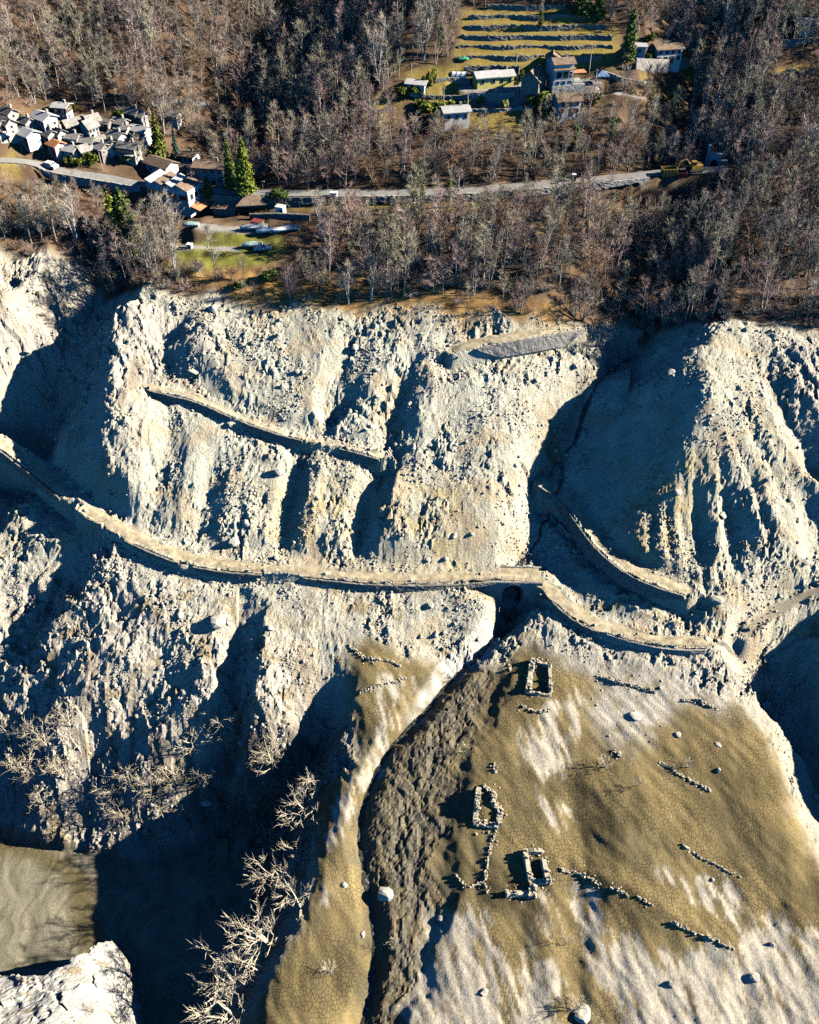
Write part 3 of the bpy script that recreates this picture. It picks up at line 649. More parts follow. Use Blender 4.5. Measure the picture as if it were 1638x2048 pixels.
def box_part(name, cx, cy, cz, sx, sy, sz, mat, parent=None, rz=0.0, jit=0.0):
    V = [(sx / 2 * a, sy / 2 * b, sz / 2 * c) for c in (-1, 1) for a, b in ((-1, -1), (1, -1), (1, 1), (-1, 1))]
    if jit: V = [(x + random.uniform(-jit, jit), y + random.uniform(-jit, jit), z + random.uniform(-jit, jit)) for x, y, z in V]
    F = [(3, 2, 1, 0), (4, 5, 6, 7), (0, 1, 5, 4), (1, 2, 6, 5), (2, 3, 7, 6), (3, 0, 4, 7)]
    o = mesh_obj(name, V, F, mat, parent); o.location = (cx, cy, cz); o.rotation_euler = (0, 0, rz); return o
def tube(pts, rad, k=6):
    pts = np.asarray(pts, float); n = len(pts); rad = np.broadcast_to(rad, (n,)); t = np.gradient(pts, axis=0)
    V, F = [], []
    for i in range(n):
        d = t[i] / (np.linalg.norm(t[i]) + 1e-9); a = np.cross(d, (0.3, 0.1, 1.0) if abs(d[2]) < 0.9 else (1.0, 0.2, 0.0)); a /= np.linalg.norm(a); b = np.cross(d, a)
        for j in range(k):
            th = 2 * math.pi * j / k; V.append(tuple(pts[i] + rad[i] * (math.cos(th) * a + math.sin(th) * b)))
    for i in range(n - 1):
        for j in range(k): F.append((i * k + j, i * k + (j + 1) % k, (i + 1) * k + (j + 1) % k, (i + 1) * k + j))
    F.append(tuple(range(k - 1, -1, -1))); F.append(tuple((n - 1) * k + j for j in range(k)))
    return V, F
def railing(name, u0, u1, label, spacing=2.0, hgt=0.95, off=None, seed=0):
    ln = outer(sub(name, u0, u1), PATHS[name][1] / 2 - 0.05 if off is None else off); w = resample(ln, spacing)
    root = empty('railing', tuple(w[0])); tag(root, label, 'railing'); r = random.Random(seed)
    pm = None; keep = []
    for i, p in enumerate(w):
        q = p - w[0]
        if pm is None:
            o = mesh_obj('post', *tube([(0, 0, -0.3), (0, 0, hgt)], 0.07, 5), M_METAL, root); pm = o.data
        else:
            o = bpy.data.objects.new('post', pm); COL.objects.link(o); o.parent = root
        o.location = q; o.rotation_euler = (r.uniform(-0.08, 0.08), r.uniform(-0.08, 0.08), 0)
    for h in (0.9, 0.5):
        pts = resample(ln, 1.0) - w[0]; pts[:, 2] += h + 0.03 * np.sin(np.arange(len(pts)))
        mesh_obj('rail', *tube(pts, 0.04, 4), M_METAL, root)
railing('main', 385, 995, 'long thin railing along the lower path left of the bridge', 2.2, seed=1)
railing('main', 1225, 1410, 'thin railing on the curved wall at the right end of the lower path', 2.0, seed=2)
railing('main', 1000, 1085, 'short railing over the arch on the bridge', 1.8, seed=3)

def bridge():
    c = BR_C; rz = math.atan2(BR_T[1], BR_T[0])
    root = empty('stone_bridge', (c[0], c[1], c[2]), rz); tag(root, 'small stone arch bridge carrying the lower path over the stream', 'bridge')
    R, leg, half, W = 2.0, 2.2, 5.5, 1.85       # local: x along the path, -y towards the camera side
    top, bot = 0.10, -6.6
    arch = [(-R, bot)] + [(-R, -0.55 - R - (leg - leg))] + [(R * math.cos(a), -0.55 - R + R * math.sin(a)) for a in np.linspace(math.pi, 0, 13)][1:-1] + [(R, -0.55 - R), (R, bot)]
    for side, y0, y1 in (('front', -W - 0.45, -W), ('back', W, W + 0.45)):
        V, F = [], []
        xs = [p[0] for p in arch]
        for yy in (y0, y1):
            for (x, z) in arch: V.append((x, yy, z))
            for (x, z) in arch: V.append((x, yy, top))
            V += [(-half, yy, bot), (-half, yy, top), (half, yy, bot), (half, yy, top)]
        n = len(arch); S = 2 * n + 4
        for s, flip in ((0, False), (S, True)):
            q = [(s + i, s + i + 1, s + n + i + 1, s + n + i) for i in range(1, n - 2)]
            q += [(s + 2 * n, s + 0, s + n, s + 2 * n + 1), (s + n - 1, s + 2 * n + 2, s + 2 * n + 3, s + 2 * n - 1)]
            F += [f[::-1] for f in q] if flip else q
        for i in range(n - 1): F.append((i, S + i, S + i + 1, i + 1))
        F.append((2 * n + 1, 2 * n + 3, S + 2 * n + 3, S + 2 * n + 1)); F.append((2 * n, 2 * n + 1, S + 2 * n + 1, S + 2 * n)); F.append((2 * n + 3, 2 * n + 2, S + 2 * n + 2, S + 2 * n + 3))
        mesh_obj('spandrel_wall', V, F, M_WALL, root)
    # ring of voussoirs on the camera side
    ring = None
    for i, a in enumerate(np.linspace(0.12, math.pi - 0.12, 13)):
        o = box_part('arch_stone', (R + 0.22) * math.cos(a), -W - 0.47, -0.55 - R + (R + 0.22) * math.sin(a), 0.46, 0.12, 0.50, M_WALL, root)
        o.rotation_euler = (0, -a, 0)
    V, F = [], []                                # vault
    for (x, z) in arch: V += [(x, -W, z), (x, W, z)]
    for i in range(len(arch) - 1): F.append((2 * i, 2 * i + 1, 2 * i + 3, 2 * i + 2))
    mesh_obj('vault', V, F, M_WALLD, root)
    box_part('deck', 0, 0, -0.20, 2 * half - 1.0, 2 * W + 0.5, 0.40, M_PATH, root)
    box_part('kerb', 0, -W - 0.2, 0.14, 2 * half, 0.30, 0.12, M_WALL, root)
    box_part('kerb', 0.5, W + 0.2, 0.16, 2 * half - 4, 0.25, 0.14, M_WALL, root)
bridge()

# ------------------------------------------------------------------ water in the gully
def water_material():
    m, N, L, B = new_mat('stream_water')
    B.inputs['Base Color'].default_value = (0.05, 0.05, 0.04, 1); B.inputs['Roughness'].default_value = 0.12
    tc = N.new('ShaderNodeNewGeometry'); nz = N.new('ShaderNodeTexNoise'); nz.inputs['Scale'].default_value = 2.2; nz.inputs['Detail'].default_value = 4
    L.new(tc.outputs['Position'], nz.inputs['Vector'])
    r = N.new('ShaderNodeValToRGB'); r.color_ramp.elements[0].position, r.color_ramp.elements[1].position = 0.56, 0.75
    r.color_ramp.elements[0].color, r.color_ramp.elements[1].color = (0.045, 0.045, 0.035, 1), (0.30, 0.32, 0.32, 1)
    L.new(nz.outputs[0], r.inputs[0]); L.new(r.outputs[0], B.inputs['Base Color'])
    b = N.new('ShaderNodeBump'); b.inputs['Distance'].default_value = 0.15; L.new(nz.outputs[0], b.inputs['Height']); L.new(b.outputs[0], B.inputs['Normal'])
    return m
def stream():
    w = resample(px_line(G_STREAM[1:-1], base_z, 2), 0.8); V, F = [], []
    n_ = len(w); t = tangents(w); n = np.stack([t[:, 1], -t[:, 0]], 1)
    # slide each station sideways to the bed's lowest point
    for i in range(n_):
        offs = np.linspace(-2.5, 2.5, 21); z = ground(w[i, 0] + n[i, 0] * offs, w[i, 1] + n[i, 1] * offs); k = offs[int(np.argmin(z + 0.05 * np.abs(offs)))]
        w[i, :2] += n[i] * k
    for _ in range(4): w[1:-1, :2] = 0.25 * w[:-2, :2] + 0.5 * w[1:-1, :2] + 0.25 * w[2:, :2]
    z = ground(w[:, 0], w[:, 1])
    for i in range(n_):
        wd = 0.34 + 0.14 * math.sin(i * 0.31) + 0.1 * math.sin(i * 0.83); x, y = w[i, 0], w[i, 1]
        for s in (-1, 1): V.append((x + n[i, 0] * wd * s, y + n[i, 1] * wd * s, z[i] + 0.16))
    F = [(2 * i, 2 * i + 1, 2 * i + 3, 2 * i + 2) for i in range(n_ - 1)]
    tag(mesh_obj('stream', V, F, water_material(), smooth=True), 'thin stream running down the gully and through the mud', None, None, 'structure')
stream()

# ------------------------------------------------------------------ ruins and field walls of rough blocks
M_RUIN = simple('bleached_stone', (0.50, 0.435, 0.315), 0.95, 0.3, 2.0, 0.05, detail=3)
def block_wall(line, hgt, thick, seed, size=0.30, ragged=0.6, skip=0.0):
    r = random.Random(seed); w = resample(line, 0.26); t = tangents(w); n = np.stack([t[:, 1], -t[:, 0]], 1); V, F = [], []
    rows = max(1, int(round(thick / 0.3)))
    def block(cx, cy, z, a, lx, ly, lz):
        b = len(V)
        for dz in (0, lz):
            for ax, ay in ((-1, -1), (1, -1), (1, 1), (-1, 1)):
                k = 0.8 if dz else 1.0; x, y = ax * lx * k + r.uniform(-0.06, 0.06), ay * ly * k + r.uniform(-0.06, 0.06)
                V.append((cx + x * math.cos(a) - y * math.sin(a), cy + x * math.sin(a) + y * math.cos(a), z + dz + r.uniform(-0.06, 0.06)))
        F.extend(tuple(b + q for q in f) for f in ((3, 2, 1, 0), (4, 5, 6, 7), (0, 1, 5, 4), (1, 2, 6, 5), (2, 3, 7, 6), (3, 0, 4, 7)))
    for i, p in enumerate(w):
        env = 0.7 + 0.35 * math.sin(i * 0.31 + seed) + 0.2 * math.sin(i * 0.9 + 2 * seed)
        for k in range(rows):
            if r.random() < skip: continue
            o = (k + 0.5 - rows / 2) * thick / rows + r.uniform(-0.07, 0.07); cx, cy = p[0] + n[i, 0] * o, p[1] + n[i, 1] * o
            hh = max(0.12, hgt * env * (1 - ragged * r.random())); g = gz(cx, cy); z = g - 0.2; a = math.atan2(t[i, 1], t[i, 0]) + r.uniform(-0.4, 0.4)
            while z < g + hh:
                s_ = size * r.uniform(0.4, 1.0); block(cx + r.uniform(-0.05, 0.05), cy + r.uniform(-0.05, 0.05), z, a, s_ * r.uniform(0.45, 0.75), s_ * r.uniform(0.4, 0.6), s_); z += s_ * 0.9
        if r.random() < 0.55:                                        # fallen stones beside the wall
            o = r.choice((-1, 1)) * (thick / 2 + abs(r.gauss(0, 0.5))); cx, cy = p[0] + n[i, 0] * o, p[1] + n[i, 1] * o; s_ = size * r.uniform(0.3, 0.9)
            block(cx, cy, gz(cx, cy) - 0.08, r.uniform(0, 6), s_ * 0.6, s_ * 0.45, s_ * 0.6)
    return V, F
def line_px(px): return np.array([hit(u, v) for u, v in px])
def ruin(label, walls, seed):
    first = line_px([walls[0][0][0]])[0]
    root = empty('ruined_stone_house', tuple(first)); tag(root, label, 'ruin')
    for k, (px, hgt, th) in enumerate(walls):
        ln = line_px(px); V, F = block_wall(ln, hgt * 0.85, th * 1.1, seed + k, 0.40, 0.45, 0.25)
        cw = resample(ln, 0.5); cw[:, 2] = ground(cw[:, 0], cw[:, 1]); cv, cf = wall_mesh(cw, th * 0.95, hgt * 0.62, 0.4, seed, 0.35); F = F + [tuple(i + len(V) for i in f) for f in cf]; V = V + cv
        o = mesh_obj('broken_wall', np.asarray(V) - first, F, M_RUIN, root); o['kind'] = 'stuff'
ruin('roofless ruin with three bleached walls nearest the bridge', [([(1064, 1325), (1056, 1385)], 1.4, 0.9), ([(1064, 1322), (1098, 1332)], 1.0, 0.5), ([(1099, 1334), (1100, 1385)], 1.6, 0.6), ([(1056, 1386), (1100, 1392)], 0.5, 0.5)], 20)
ruin('long ruined house with a bent outline in the middle of the mud', [([(957, 1580), (950, 1645)], 1.7, 0.8), ([(966, 1572), (988, 1590)], 0.7, 0.6), ([(988, 1588), (986, 1610), (1000, 1618), (998, 1650)], 0.9, 0.8), ([(950, 1647), (996, 1654)], 0.8, 0.9)], 30)
ruin('small square ruin with a dark hollow inside, lowest on the mud', [([(1050, 1708), (1060, 1762)], 2.0, 0.7), ([(1050, 1706), (1084, 1704)], 1.3, 0.6), ([(1086, 1722), (1096, 1768)], 1.9, 0.8), ([(1062, 1764), (1092, 1766)], 1.2, 0.6), ([(1066, 1768), (1064, 1795)], 0.9, 1.2), ([(1012, 1790), (1060, 1786)], 1.0, 0.7)], 40)
def field_wall(px, hgt, th, label, seed, size=0.34, ragged=0.95):
    hgt *= 0.6; ln = line_px(px); V, F = block_wall(ln, hgt, th, seed, 0.32, ragged, 0.35)
    o = empty('field_wall', tuple(ln[0])); tag(o, label, 'wall', None, 'thing'); c = mesh_obj('tumbled_stones', np.asarray(V) - ln[0], F, M_RUIN, o); c['kind'] = 'stuff'
field_wall([(1045, 1412), (1060, 1422), (1085, 1424), (1102, 1420)], 0.8, 0.6, 'short rubble wall just below the ruin nearest the bridge', 51)
field_wall([(992, 1660), (982, 1690), (974, 1725), (970, 1770), (973, 1785)], 0.5, 0.45, 'straight bleached wall running down from the long ruin', 52, 0.34)
field_wall([(912, 1750), (924, 1768), (940, 1773), (968, 1762)], 0.5, 0.4, 'small curved stone edging left of the square ruin', 53, 0.36)
field_wall([(1120, 1740), (1160, 1748), (1200, 1770)], 0.8, 0.5, 'row of dark stones leading right from the square ruin', 54)
field_wall([(1222, 1775), (1255, 1792)], 0.9, 0.5, 'middle stretch of the broken field wall across the lower mud', 55)
field_wall([(1275, 1795), (1305, 1808)], 0.7, 0.5, 'short gap-toothed end of the field wall across the lower mud', 56)
field_wall([(1345, 1845), (1390, 1868), (1430, 1882), (1470, 1900)], 0.9, 0.5, 'low wall edge under a mud bank near the lower right', 57)
field_wall([(700, 1292), (730, 1318), (780, 1322), (800, 1332)], 0.8, 0.5, 'bleached wall on the mud left of the stream below the path', 58)
field_wall([(720, 1385), (760, 1372), (815, 1356)], 0.6, 0.5, 'pale stone row left of the stream above the white silt', 59)
field_wall([(1195, 1352), (1245, 1368), (1310, 1385)], 1.3, 0.6, 'dark field wall among rubble right of the first ruin', 60)
field_wall([(1365, 1400), (1400, 1405), (1435, 1420)], 1.2, 0.6, 'dark field wall at the right end of the mud, beside the gully', 61)
field_wall([(1320, 1525), (1360, 1550), (1420, 1582)], 0.7, 0.5, 'row of stones on the dry mud right of centre', 62, 0.4, 0.9)
field_wall([(1365, 1690), (1400, 1715), (1450, 1740), (1480, 1755)], 0.5, 0.4, 'broken stone line on the mud far right', 63, 0.4, 0.95)
field_wall([(1290, 1290), (1330, 1300), (1350, 1330)], 0.8, 0.6, 'tumbled wall just below the curved end of the lower path', 64, 0.5, 0.9)
field_wall([(985, 1528), (990, 1545)], 0.7, 0.9, 'small pale stone heap above the long ruin', 65)
field_wall([(1012, 1318), (1022, 1340)], 0.9, 0.5, 'stub of wall on the channel bank below the bridge', 66)
field_wall([(1226, 1503), (1240, 1510)], 0.6, 0.9, 'small pale stone heap on the mud right of the white silt patch', 67)

# terraces: a dry stone wall at each riser
def terrace_walls():
    xs = np.arange(10, 62, 0.6); lv = ['lowest', 'second lowest', 'third from the bottom', 'fourth from the bottom', 'fifth from the bottom', 'sixth from the bottom', 'seventh from the bottom', 'eighth from the bottom', 'ninth from the bottom', 'tenth from the bottom', 'topmost']
    yy = np.arange(225, 330, 0.25); k0 = 0
    rows = []
    for k in range(0, 16):
        z0 = TZ0 + TSTEP * k; pts = []
        for x in xs:
            b = base_z(np.full(yy.shape, x), yy); j = int(np.argmax(b > z0))
            if b.max() > z0:
                y = yy[j]; u, v, _ = pix((x, y, z0))
                if bilerp(GX, GY, _tm, np.array([x]), np.array([y]))[0] > 0.55 and v > 8: pts.append((x, y + 0.15, z0))
        if len(pts) > 12: rows.append(np.array(pts))
    for i, p in enumerate(rows):
        p[:, 1] += 0.25 * np.sin(p[:, 0] * 0.4 + i) ; V, F = wall_mesh(p, 0.5, 1.35, 0.5, 80 + i, 0.35)
        nm = lv[i] if i < len(rows) - 1 else 'topmost'
        tag(mesh_obj('terrace_wall', V, F, M_WALLD), f'{nm} dry stone wall of the grassy terraces above the hamlet', 'wall', 'terrace walls above the hamlet', 'thing')
terrace_walls()

# ------------------------------------------------------------------ boulders and scree
M_ROCK = simple('pale_boulder', (0.43, 0.40, 0.335), 0.9, 0.3, 1.2, 0.10, obj_var=0.18, detail=4)
def rock_mesh(seed, sub=2):
    bm = bmesh.new(); bmesh.ops.create_icosphere(bm, subdivisions=sub, radius=0.5); r = random.Random(seed)
    sx, sy, sz = r.uniform(0.8, 1.3), r.uniform(0.7, 1.1), r.uniform(0.55, 0.9); pl = [(Vector((r.gauss(0, 1), r.gauss(0, 1), r.gauss(0, 1))).normalized(), r.uniform(0.26, 0.42)) for _ in range(9)]
    for v in bm.verts:
        for nrm, d in pl:
            e = v.co.dot(nrm) - d
            if e > 0: v.co -= nrm * e
        v.co = Vector((v.co.x * sx, v.co.y * sy, v.co.z * sz)) * 1.25
        v.co += Vector((r.uniform(-1, 1), r.uniform(-1, 1), r.uniform(-1, 1))) * 0.02
    me = bpy.data.meshes.new('boulder'); bm.to_mesh(me); bm.free(); me.materials.append(M_ROCK); return me
ROCKS = [rock_mesh(s) for s in range(9)]
def boulder(p, size, seed, label, group=None, sink=0.25, stretch=1.0):
    r = random.Random(seed); o = bpy.data.objects.new('boulder', ROCKS[seed % len(ROCKS)]); COL.objects.link(o)
    o.location = (p[0], p[1], gz(p[0], p[1]) + size * (0.5 - sink) * 0.6); o.rotation_euler = (r.uniform(-0.3, 0.3), r.uniform(-0.3, 0.3), r.uniform(0, 6.3))
    o.scale = (size, size * r.uniform(0.8, 1.1), size * r.uniform(0.85, 1.2) * stretch)
    return tag(o, label, 'boulder', group)
for u, v, s, lab in ((434, 1243, 4.2, 'large upright pale boulder in the rock wall below the lower path'), (370, 1134, 2.2, 'rounded boulder standing at the edge of the lower path'), (470, 1085, 2.8, 'biggest white boulder on the lower path, left half'), (492, 1088, 1.3, 'smaller boulder touching the biggest white one on the lower path'), (556, 945, 2.8, 'blocky grey boulder in the scree above a gully'), (556, 915, 1.8, 'boulder just uphill of the blocky grey one'),
        (463, 848, 1.9, 'round boulder at the broken end of the upper path'), (1270, 1432, 2.2, 'pear shaped boulder on grey rubble right of the first ruin'), (1436, 1541, 1.5, 'pale oval boulder alone on the dry mud, right'), (1437, 1490, 1.3, 'pointed boulder above the pale oval one on the mud'), (1356, 1470, 1.5, 'dark boulder at the lower edge of the grey rubble'), (892, 1118, 1.3, 'small boulder on the lower path near the bridge'),
        (1165, 2030, 3.0, 'large pale boulder with a muddy tail at the bottom edge'), (1340, 1970, 2.0, 'boulder in the white silt with a dark hollow behind it'), (968, 1985, 1.6, 'boulder in the white silt at the lower left of the ruins'), (1543, 1890, 1.5, 'boulder at the right in the white silt, upper'), (1510, 1955, 2.0, 'tall boulder in the white silt at the right'), (1425, 1760, 1.2, 'small boulder on cracked mud above the bank'), (880, 1835, 1.6, 'pale block at the edge of the wet channel'), (1275, 815, 1.9, 'pale block in the shaded scree of the cone'), (1355, 985, 1.8, 'round boulder on the ochre slope of the cone'), (1480, 975, 2.2, 'large boulder high on the right slope of the cone'), (1430, 1200, 2.8, 'large blue-grey boulder above the end of the lower path'), (1415, 1278, 1.1, 'small stone at the very end of the lower path'), (755, 740, 1.6, 'boulder at the top of the middle scree'), (690, 1770, 1.6, 'muddy boulder at the foot of the white streak'), (725, 1870, 1.4, 'bleached block by the stream in the lower mud'), (770, 1790, 3.2, 'half buried dark boulder in the wet channel')):
    boulder(hit(u, v), s * (0.68 if v > 1300 and s < 3 else 0.85), u + v, lab, sink=0.4)
cand = []
_zr = np.maximum(rub * (1 - 0.6 * chute), 0.45 * PATHMASK * steep) * (1 - z_mud)
zr = lambda x, y: bilerp(GX, GY, _zr, x, y)
tries = 0
while len(cand) < 265 and tries < 9000:
    tries += 1; u, v = random.uniform(-10, 1650), random.uniform(620, 1640)
    w = march(u, v, base_z); x, y = w[0], w[1]
    if zr(np.array([x]), np.array([y]))[0] < 0.4: continue
    if fbm(np.array([x / 10]), np.array([y / 10]), 2, 91)[0] < random.uniform(-0.5, 0.5): continue
    cand.append((x, y))
for i, (x, y) in enumerate(cand):
    s = min(1.7, 0.5 * math.exp(abs(random.gauss(0, 0.5))))
    boulder((x, y), s, 1000 + i, 'pale angular boulder lying on the bare rubble slope', 'boulders strewn over the drained slope')

def scree(name, n, seed, ulim, vlim, zfun, smin, smax, label):
    rg = np.random.default_rng(seed)
    x = rg.uniform(-105, 105, n * 6); y = rg.uniform(45, 190, n * 6)
    k = zfun(x, y) > rg.uniform(0.15, 1.0, n * 6); x, y = x[k][:n], y[k][:n]; m = len(x)
    z = ground(x, y); s = np.minimum(smin * np.exp(np.abs(rg.normal(0, 0.55, m))), smax)
    g = (1 + 5 ** 0.5) / 2
    ico = np.array([(-1, g, 0), (1, g, 0), (-1, -g, 0), (1, -g, 0), (0, -1, g), (0, 1, g), (0, -1, -g), (0, 1, -g), (g, 0, -1), (g, 0, 1), (-g, 0, -1), (-g, 0, 1)]) / 1.9 * 0.5
    tri = np.array([(0, 11, 5), (0, 5, 1), (0, 1, 7), (0, 7, 10), (0, 10, 11), (1, 5, 9), (5, 11, 4), (11, 10, 2), (10, 7, 6), (7, 1, 8), (3, 9, 4), (3, 4, 2), (3, 2, 6), (3, 6, 8), (3, 8, 9), (4, 9, 5), (2, 4, 11), (6, 2, 10), (8, 6, 7), (9, 8, 1)])
    P = ico[None] * (1 + rg.uniform(-0.32, 0.32, (m, 12, 1))) * rg.uniform(0.6, 1.25, (m, 1, 3))
    a = rg.uniform(0, 6.28, m); ca_, sa = np.cos(a)[:, None], np.sin(a)[:, None]
    P = np.stack([P[..., 0] * ca_ - P[..., 1] * sa, P[..., 0] * sa + P[..., 1] * ca_, P[..., 2] * 0.8], -1) * s[:, None, None]
    P += np.stack([x, y, z + 0.12 * s], -1)[:, None]
    me = np_mesh(name, P.reshape(-1, 3), (tri[None] + 12 * np.arange(m)[:, None, None]).reshape(-1, 3), M_ROCK, smooth=False)
    o = bpy.data.objects.new(name, me); COL.objects.link(o); tag(o, label, 'stones', None, 'stuff')
cl = lambda x, y: np.clip(0.35 + 1.1 * fbm(x / 9, y / 9, 3, 93), 0, 1)
scree('loose_stones', 30000, 5, None, None, lambda x, y: zr(x, y) * cl(x, y), 0.20, 1.1, 'countless loose pale stones on the bare slopes')
scree('mud_stones', 1200, 6, None, None, lambda x, y: bilerp(GX, GY, z_mud * (0.12 + z_grey + 0.5 * z_slab), x, y), 0.20, 0.7, 'small stones scattered over the mud and grey rubble')
# ------------------------------------------------------------------ vegetation: shapes
M_BARK = simple('grey_bark', (0.31, 0.27, 0.22), 0.95, 0.3, 3.0, 0.0, obj_var=0.25, detail=2)
M_BIRCH = simple('pale_bark', (0.50, 0.46, 0.40), 0.9, 0.25, 2.0, 0.0, obj_var=0.2, detail=2)
M_TWIG = [simple('twigs_grey', (0.38, 0.315, 0.25), 0.95, 0.2, 0.8, 0.0, obj_var=0.3, detail=2), simple('twigs_rosy', (0.39, 0.265, 0.225), 0.95, 0.2, 0.8, 0.0, obj_var=0.3, detail=2),
          simple('twigs_olive', (0.35, 0.31, 0.21), 0.95, 0.2, 0.8, 0.0, obj_var=0.3, detail=2), simple('twigs_rust', (0.38, 0.215, 0.12), 0.95, 0.2, 0.8, 0.0, obj_var=0.3, detail=2)]
M_DEAD = simple('bleached_wood', (0.56, 0.48, 0.35), 0.85, 0.2, 1.5, 0.0, detail=2)
M_NEEDLE = simple('dark_needles', (0.11, 0.15, 0.035), 0.8, 0.5, 1.0, 0.0, obj_var=0.25, detail=3)
M_CYP = simple('cypress_green', (0.21, 0.25, 0.035), 0.8, 0.5, 0.9, 0.0, obj_var=0.2, detail=3)
M_BLUE = simple('blue_needles', (0.07, 0.12, 0.10), 0.8, 0.4, 1.0, 0.0, detail=3)
M_LEAF = simple('laurel_green', (0.17, 0.20, 0.025), 0.6, 0.55, 1.1, 0.0, obj_var=0.3, detail=3)
M_IVY = simple('ivy_green', (0.10, 0.15, 0.03), 0.7, 0.5, 1.2, 0.0, obj_var=0.25, detail=3)

class TM:
    """collects tubes and cones, then becomes a mesh"""
    def __init__(s): s.V, s.F = [], []
    def seg(s, a, b, ra, rb, k=3):
        d = b - a; L = d.length
        if L < 1e-5: return
        d = d / L; x = d.cross(Vector((0.31, 0.17, 0.93))); x.normalize(); y = d.cross(x); n = len(s.V)
        for j in range(k):
            c = x * math.cos(6.2832 * j / k) + y * math.sin(6.2832 * j / k); s.V.append(tuple(a + c * ra))
        if rb <= 0.001:
            s.V.append(tuple(b))
            for j in range(k): s.F.append((n + j, n + (j + 1) % k, n + k))
        else:
            for j in range(k):
                c = x * math.cos(6.2832 * j / k) + y * math.sin(6.2832 * j / k); s.V.append(tuple(b + c * rb))
            for j in range(k): s.F.append((n + j, n + (j + 1) % k, n + k + (j + 1) % k, n + k + j))
    def line(s, pts, r0, r1, k=3):
        m = len(pts) - 1
        for i in range(m): s.seg(pts[i], pts[i + 1], r0 + (r1 - r0) * i / m, r0 + (r1 - r0) * (i + 1) / m, k)
def wander(r, p, d, L, n, jit, lift=0.0):
    pts = [p.copy()]
    for i in range(n):
        d = (d + Vector((r.gauss(0, jit), r.gauss(0, jit), r.gauss(0, jit) + lift))).normalized(); pts.append(pts[-1] + d * (L / n))
    return pts
def along(pts, f):
    x = f * (len(pts) - 1); i = min(int(x), len(pts) - 2); return pts[i].lerp(pts[i + 1], x - i)
def bare_tree(seed, hgt=10.0, spread=2.6, n1=13, n2=5, n3=9, tr=0.16, start=0.28, up=0.75, tw=0.032, stems=1, jit=0.10, tl=1.0):
    r = random.Random(seed); T, Cn = TM(), TM()
    for st in range(stems):
        a0 = r.uniform(0, 6.28); lean = Vector((math.cos(a0), math.sin(a0), 0)) * (0.22 if stems > 1 else 0.04)
        h = hgt * (1 if st == 0 else r.uniform(0.7, 0.95)); tk = wander(r, Vector((0, 0, -0.4)), Vector((lean.x, lean.y, 1)).normalized(), h, 7, 0.05)
        T.line(tk, tr, 0.03, 5)
        for i in range(n1):
            f = start + (1 - start) * (i + r.random()) / n1 * 0.98; p = along(tk, f); a = r.uniform(0, 6.28)
            L = spread * (1.15 - 0.75 * f) * r.uniform(0.75, 1.25); d = Vector((math.cos(a), math.sin(a), up * r.uniform(0.6, 1.5))).normalized()
            b1 = wander(r, p, d, L, 4, jit, 0.07); T.line(b1, max(0.028, tr * 0.42 * (1.15 - f)), 0.018, 3)
            for j in range(n2):
                q = along(b1, 0.25 + 0.75 * (j + r.random()) / n2); d2 = (d + Vector((r.gauss(0, 0.6), r.gauss(0, 0.6), r.gauss(0.15, 0.45)))).normalized(); L2 = L * r.uniform(0.35, 0.6)
                b2 = wander(r, q, d2, L2, 2, jit * 1.5, 0.06); Cn.line(b2, tw * 0.75, tw * 0.5, 3)
                for k in range(n3):
                    s_ = along(b2, (k + r.random()) / n3); d3 = (d2 + Vector((r.gauss(0, 0.7), r.gauss(0, 0.7), r.gauss(0.2, 0.55)))).normalized()
                    Cn.seg(s_, s_ + d3 * tl * r.uniform(0.5, 1.15), tw * 0.62, 0)
    return T, Cn
def tm_mesh(name, t, mat):
    me = bpy.data.meshes.new(name); me.from_pydata(t.V, [], t.F); me.materials.append(mat); return me
def leaf_cloud(P, N, size, seed, flat=0.5, aspect=0.6):
    """leaf-sized quads at points P, facing roughly along N"""
    rg = np.random.default_rng(seed); m = len(P)
    n = N * flat + rg.normal(0, 1, (m, 3)) * (1 - flat * 0.6); n /= np.linalg.norm(n, axis=1)[:, None] + 1e-9
    a = np.cross(n, rg.normal(0, 1, (m, 3))); a /= np.linalg.norm(a, axis=1)[:, None] + 1e-9; b = np.cross(n, a)
    s = size * rg.uniform(0.6, 1.3, (m, 1)); V = np.stack([P - a * s - b * s * aspect * 0.4, P + a * s * 0.2 - b * s * aspect, P + a * s + b * s * aspect * 0.3, P - a * s * 0.1 + b * s * aspect], 1)
    return V.reshape(-1, 3), np.arange(4 * m).reshape(-1, 4)
def conifer(seed, hgt, rad, n, layers, droop, size, base=0.06, power=1.0, mat=None, dens=0.55):
    rg = np.random.default_rng(seed); f = 1 - rg.random(n) ** 0.62; z = base * hgt + f * hgt * (1 - base)
    saw = 1.0 - droop * ((f * layers) % 1.0); lob = 1 + 0.16 * np.sin(7 * f * 6.28 + seed) ; a = rg.uniform(0, 6.2832, n)
    arm = 1 + 0.28 * np.sin(a * 5 + np.floor(f * layers) * 2.4) * (droop > 0.3) + 0.12 * np.sin(a * 3 + f * 17)
    R = rad * (1 - f) ** power * saw * arm * lob; k = rg.random(n) ** dens; P = np.stack([R * k * np.cos(a), R * k * np.sin(a), z - 0.25 * droop * R * k], 1)
    N = np.stack([np.cos(a), np.sin(a), np.full(n, 0.5)], 1)
    V, F = leaf_cloud(P, N, size, seed, 0.55); return np_mesh('crown', V, F, mat or M_NEEDLE, smooth=False)
def trunk_mesh(h, r0, seed=0):
    t = TM(); t.line(wander(random.Random(seed), Vector((0, 0, -0.5)), Vector((0, 0, 1)), h, 5, 0.015), r0, 0.05, 6); return tm_mesh('trunk', t, M_BARK)
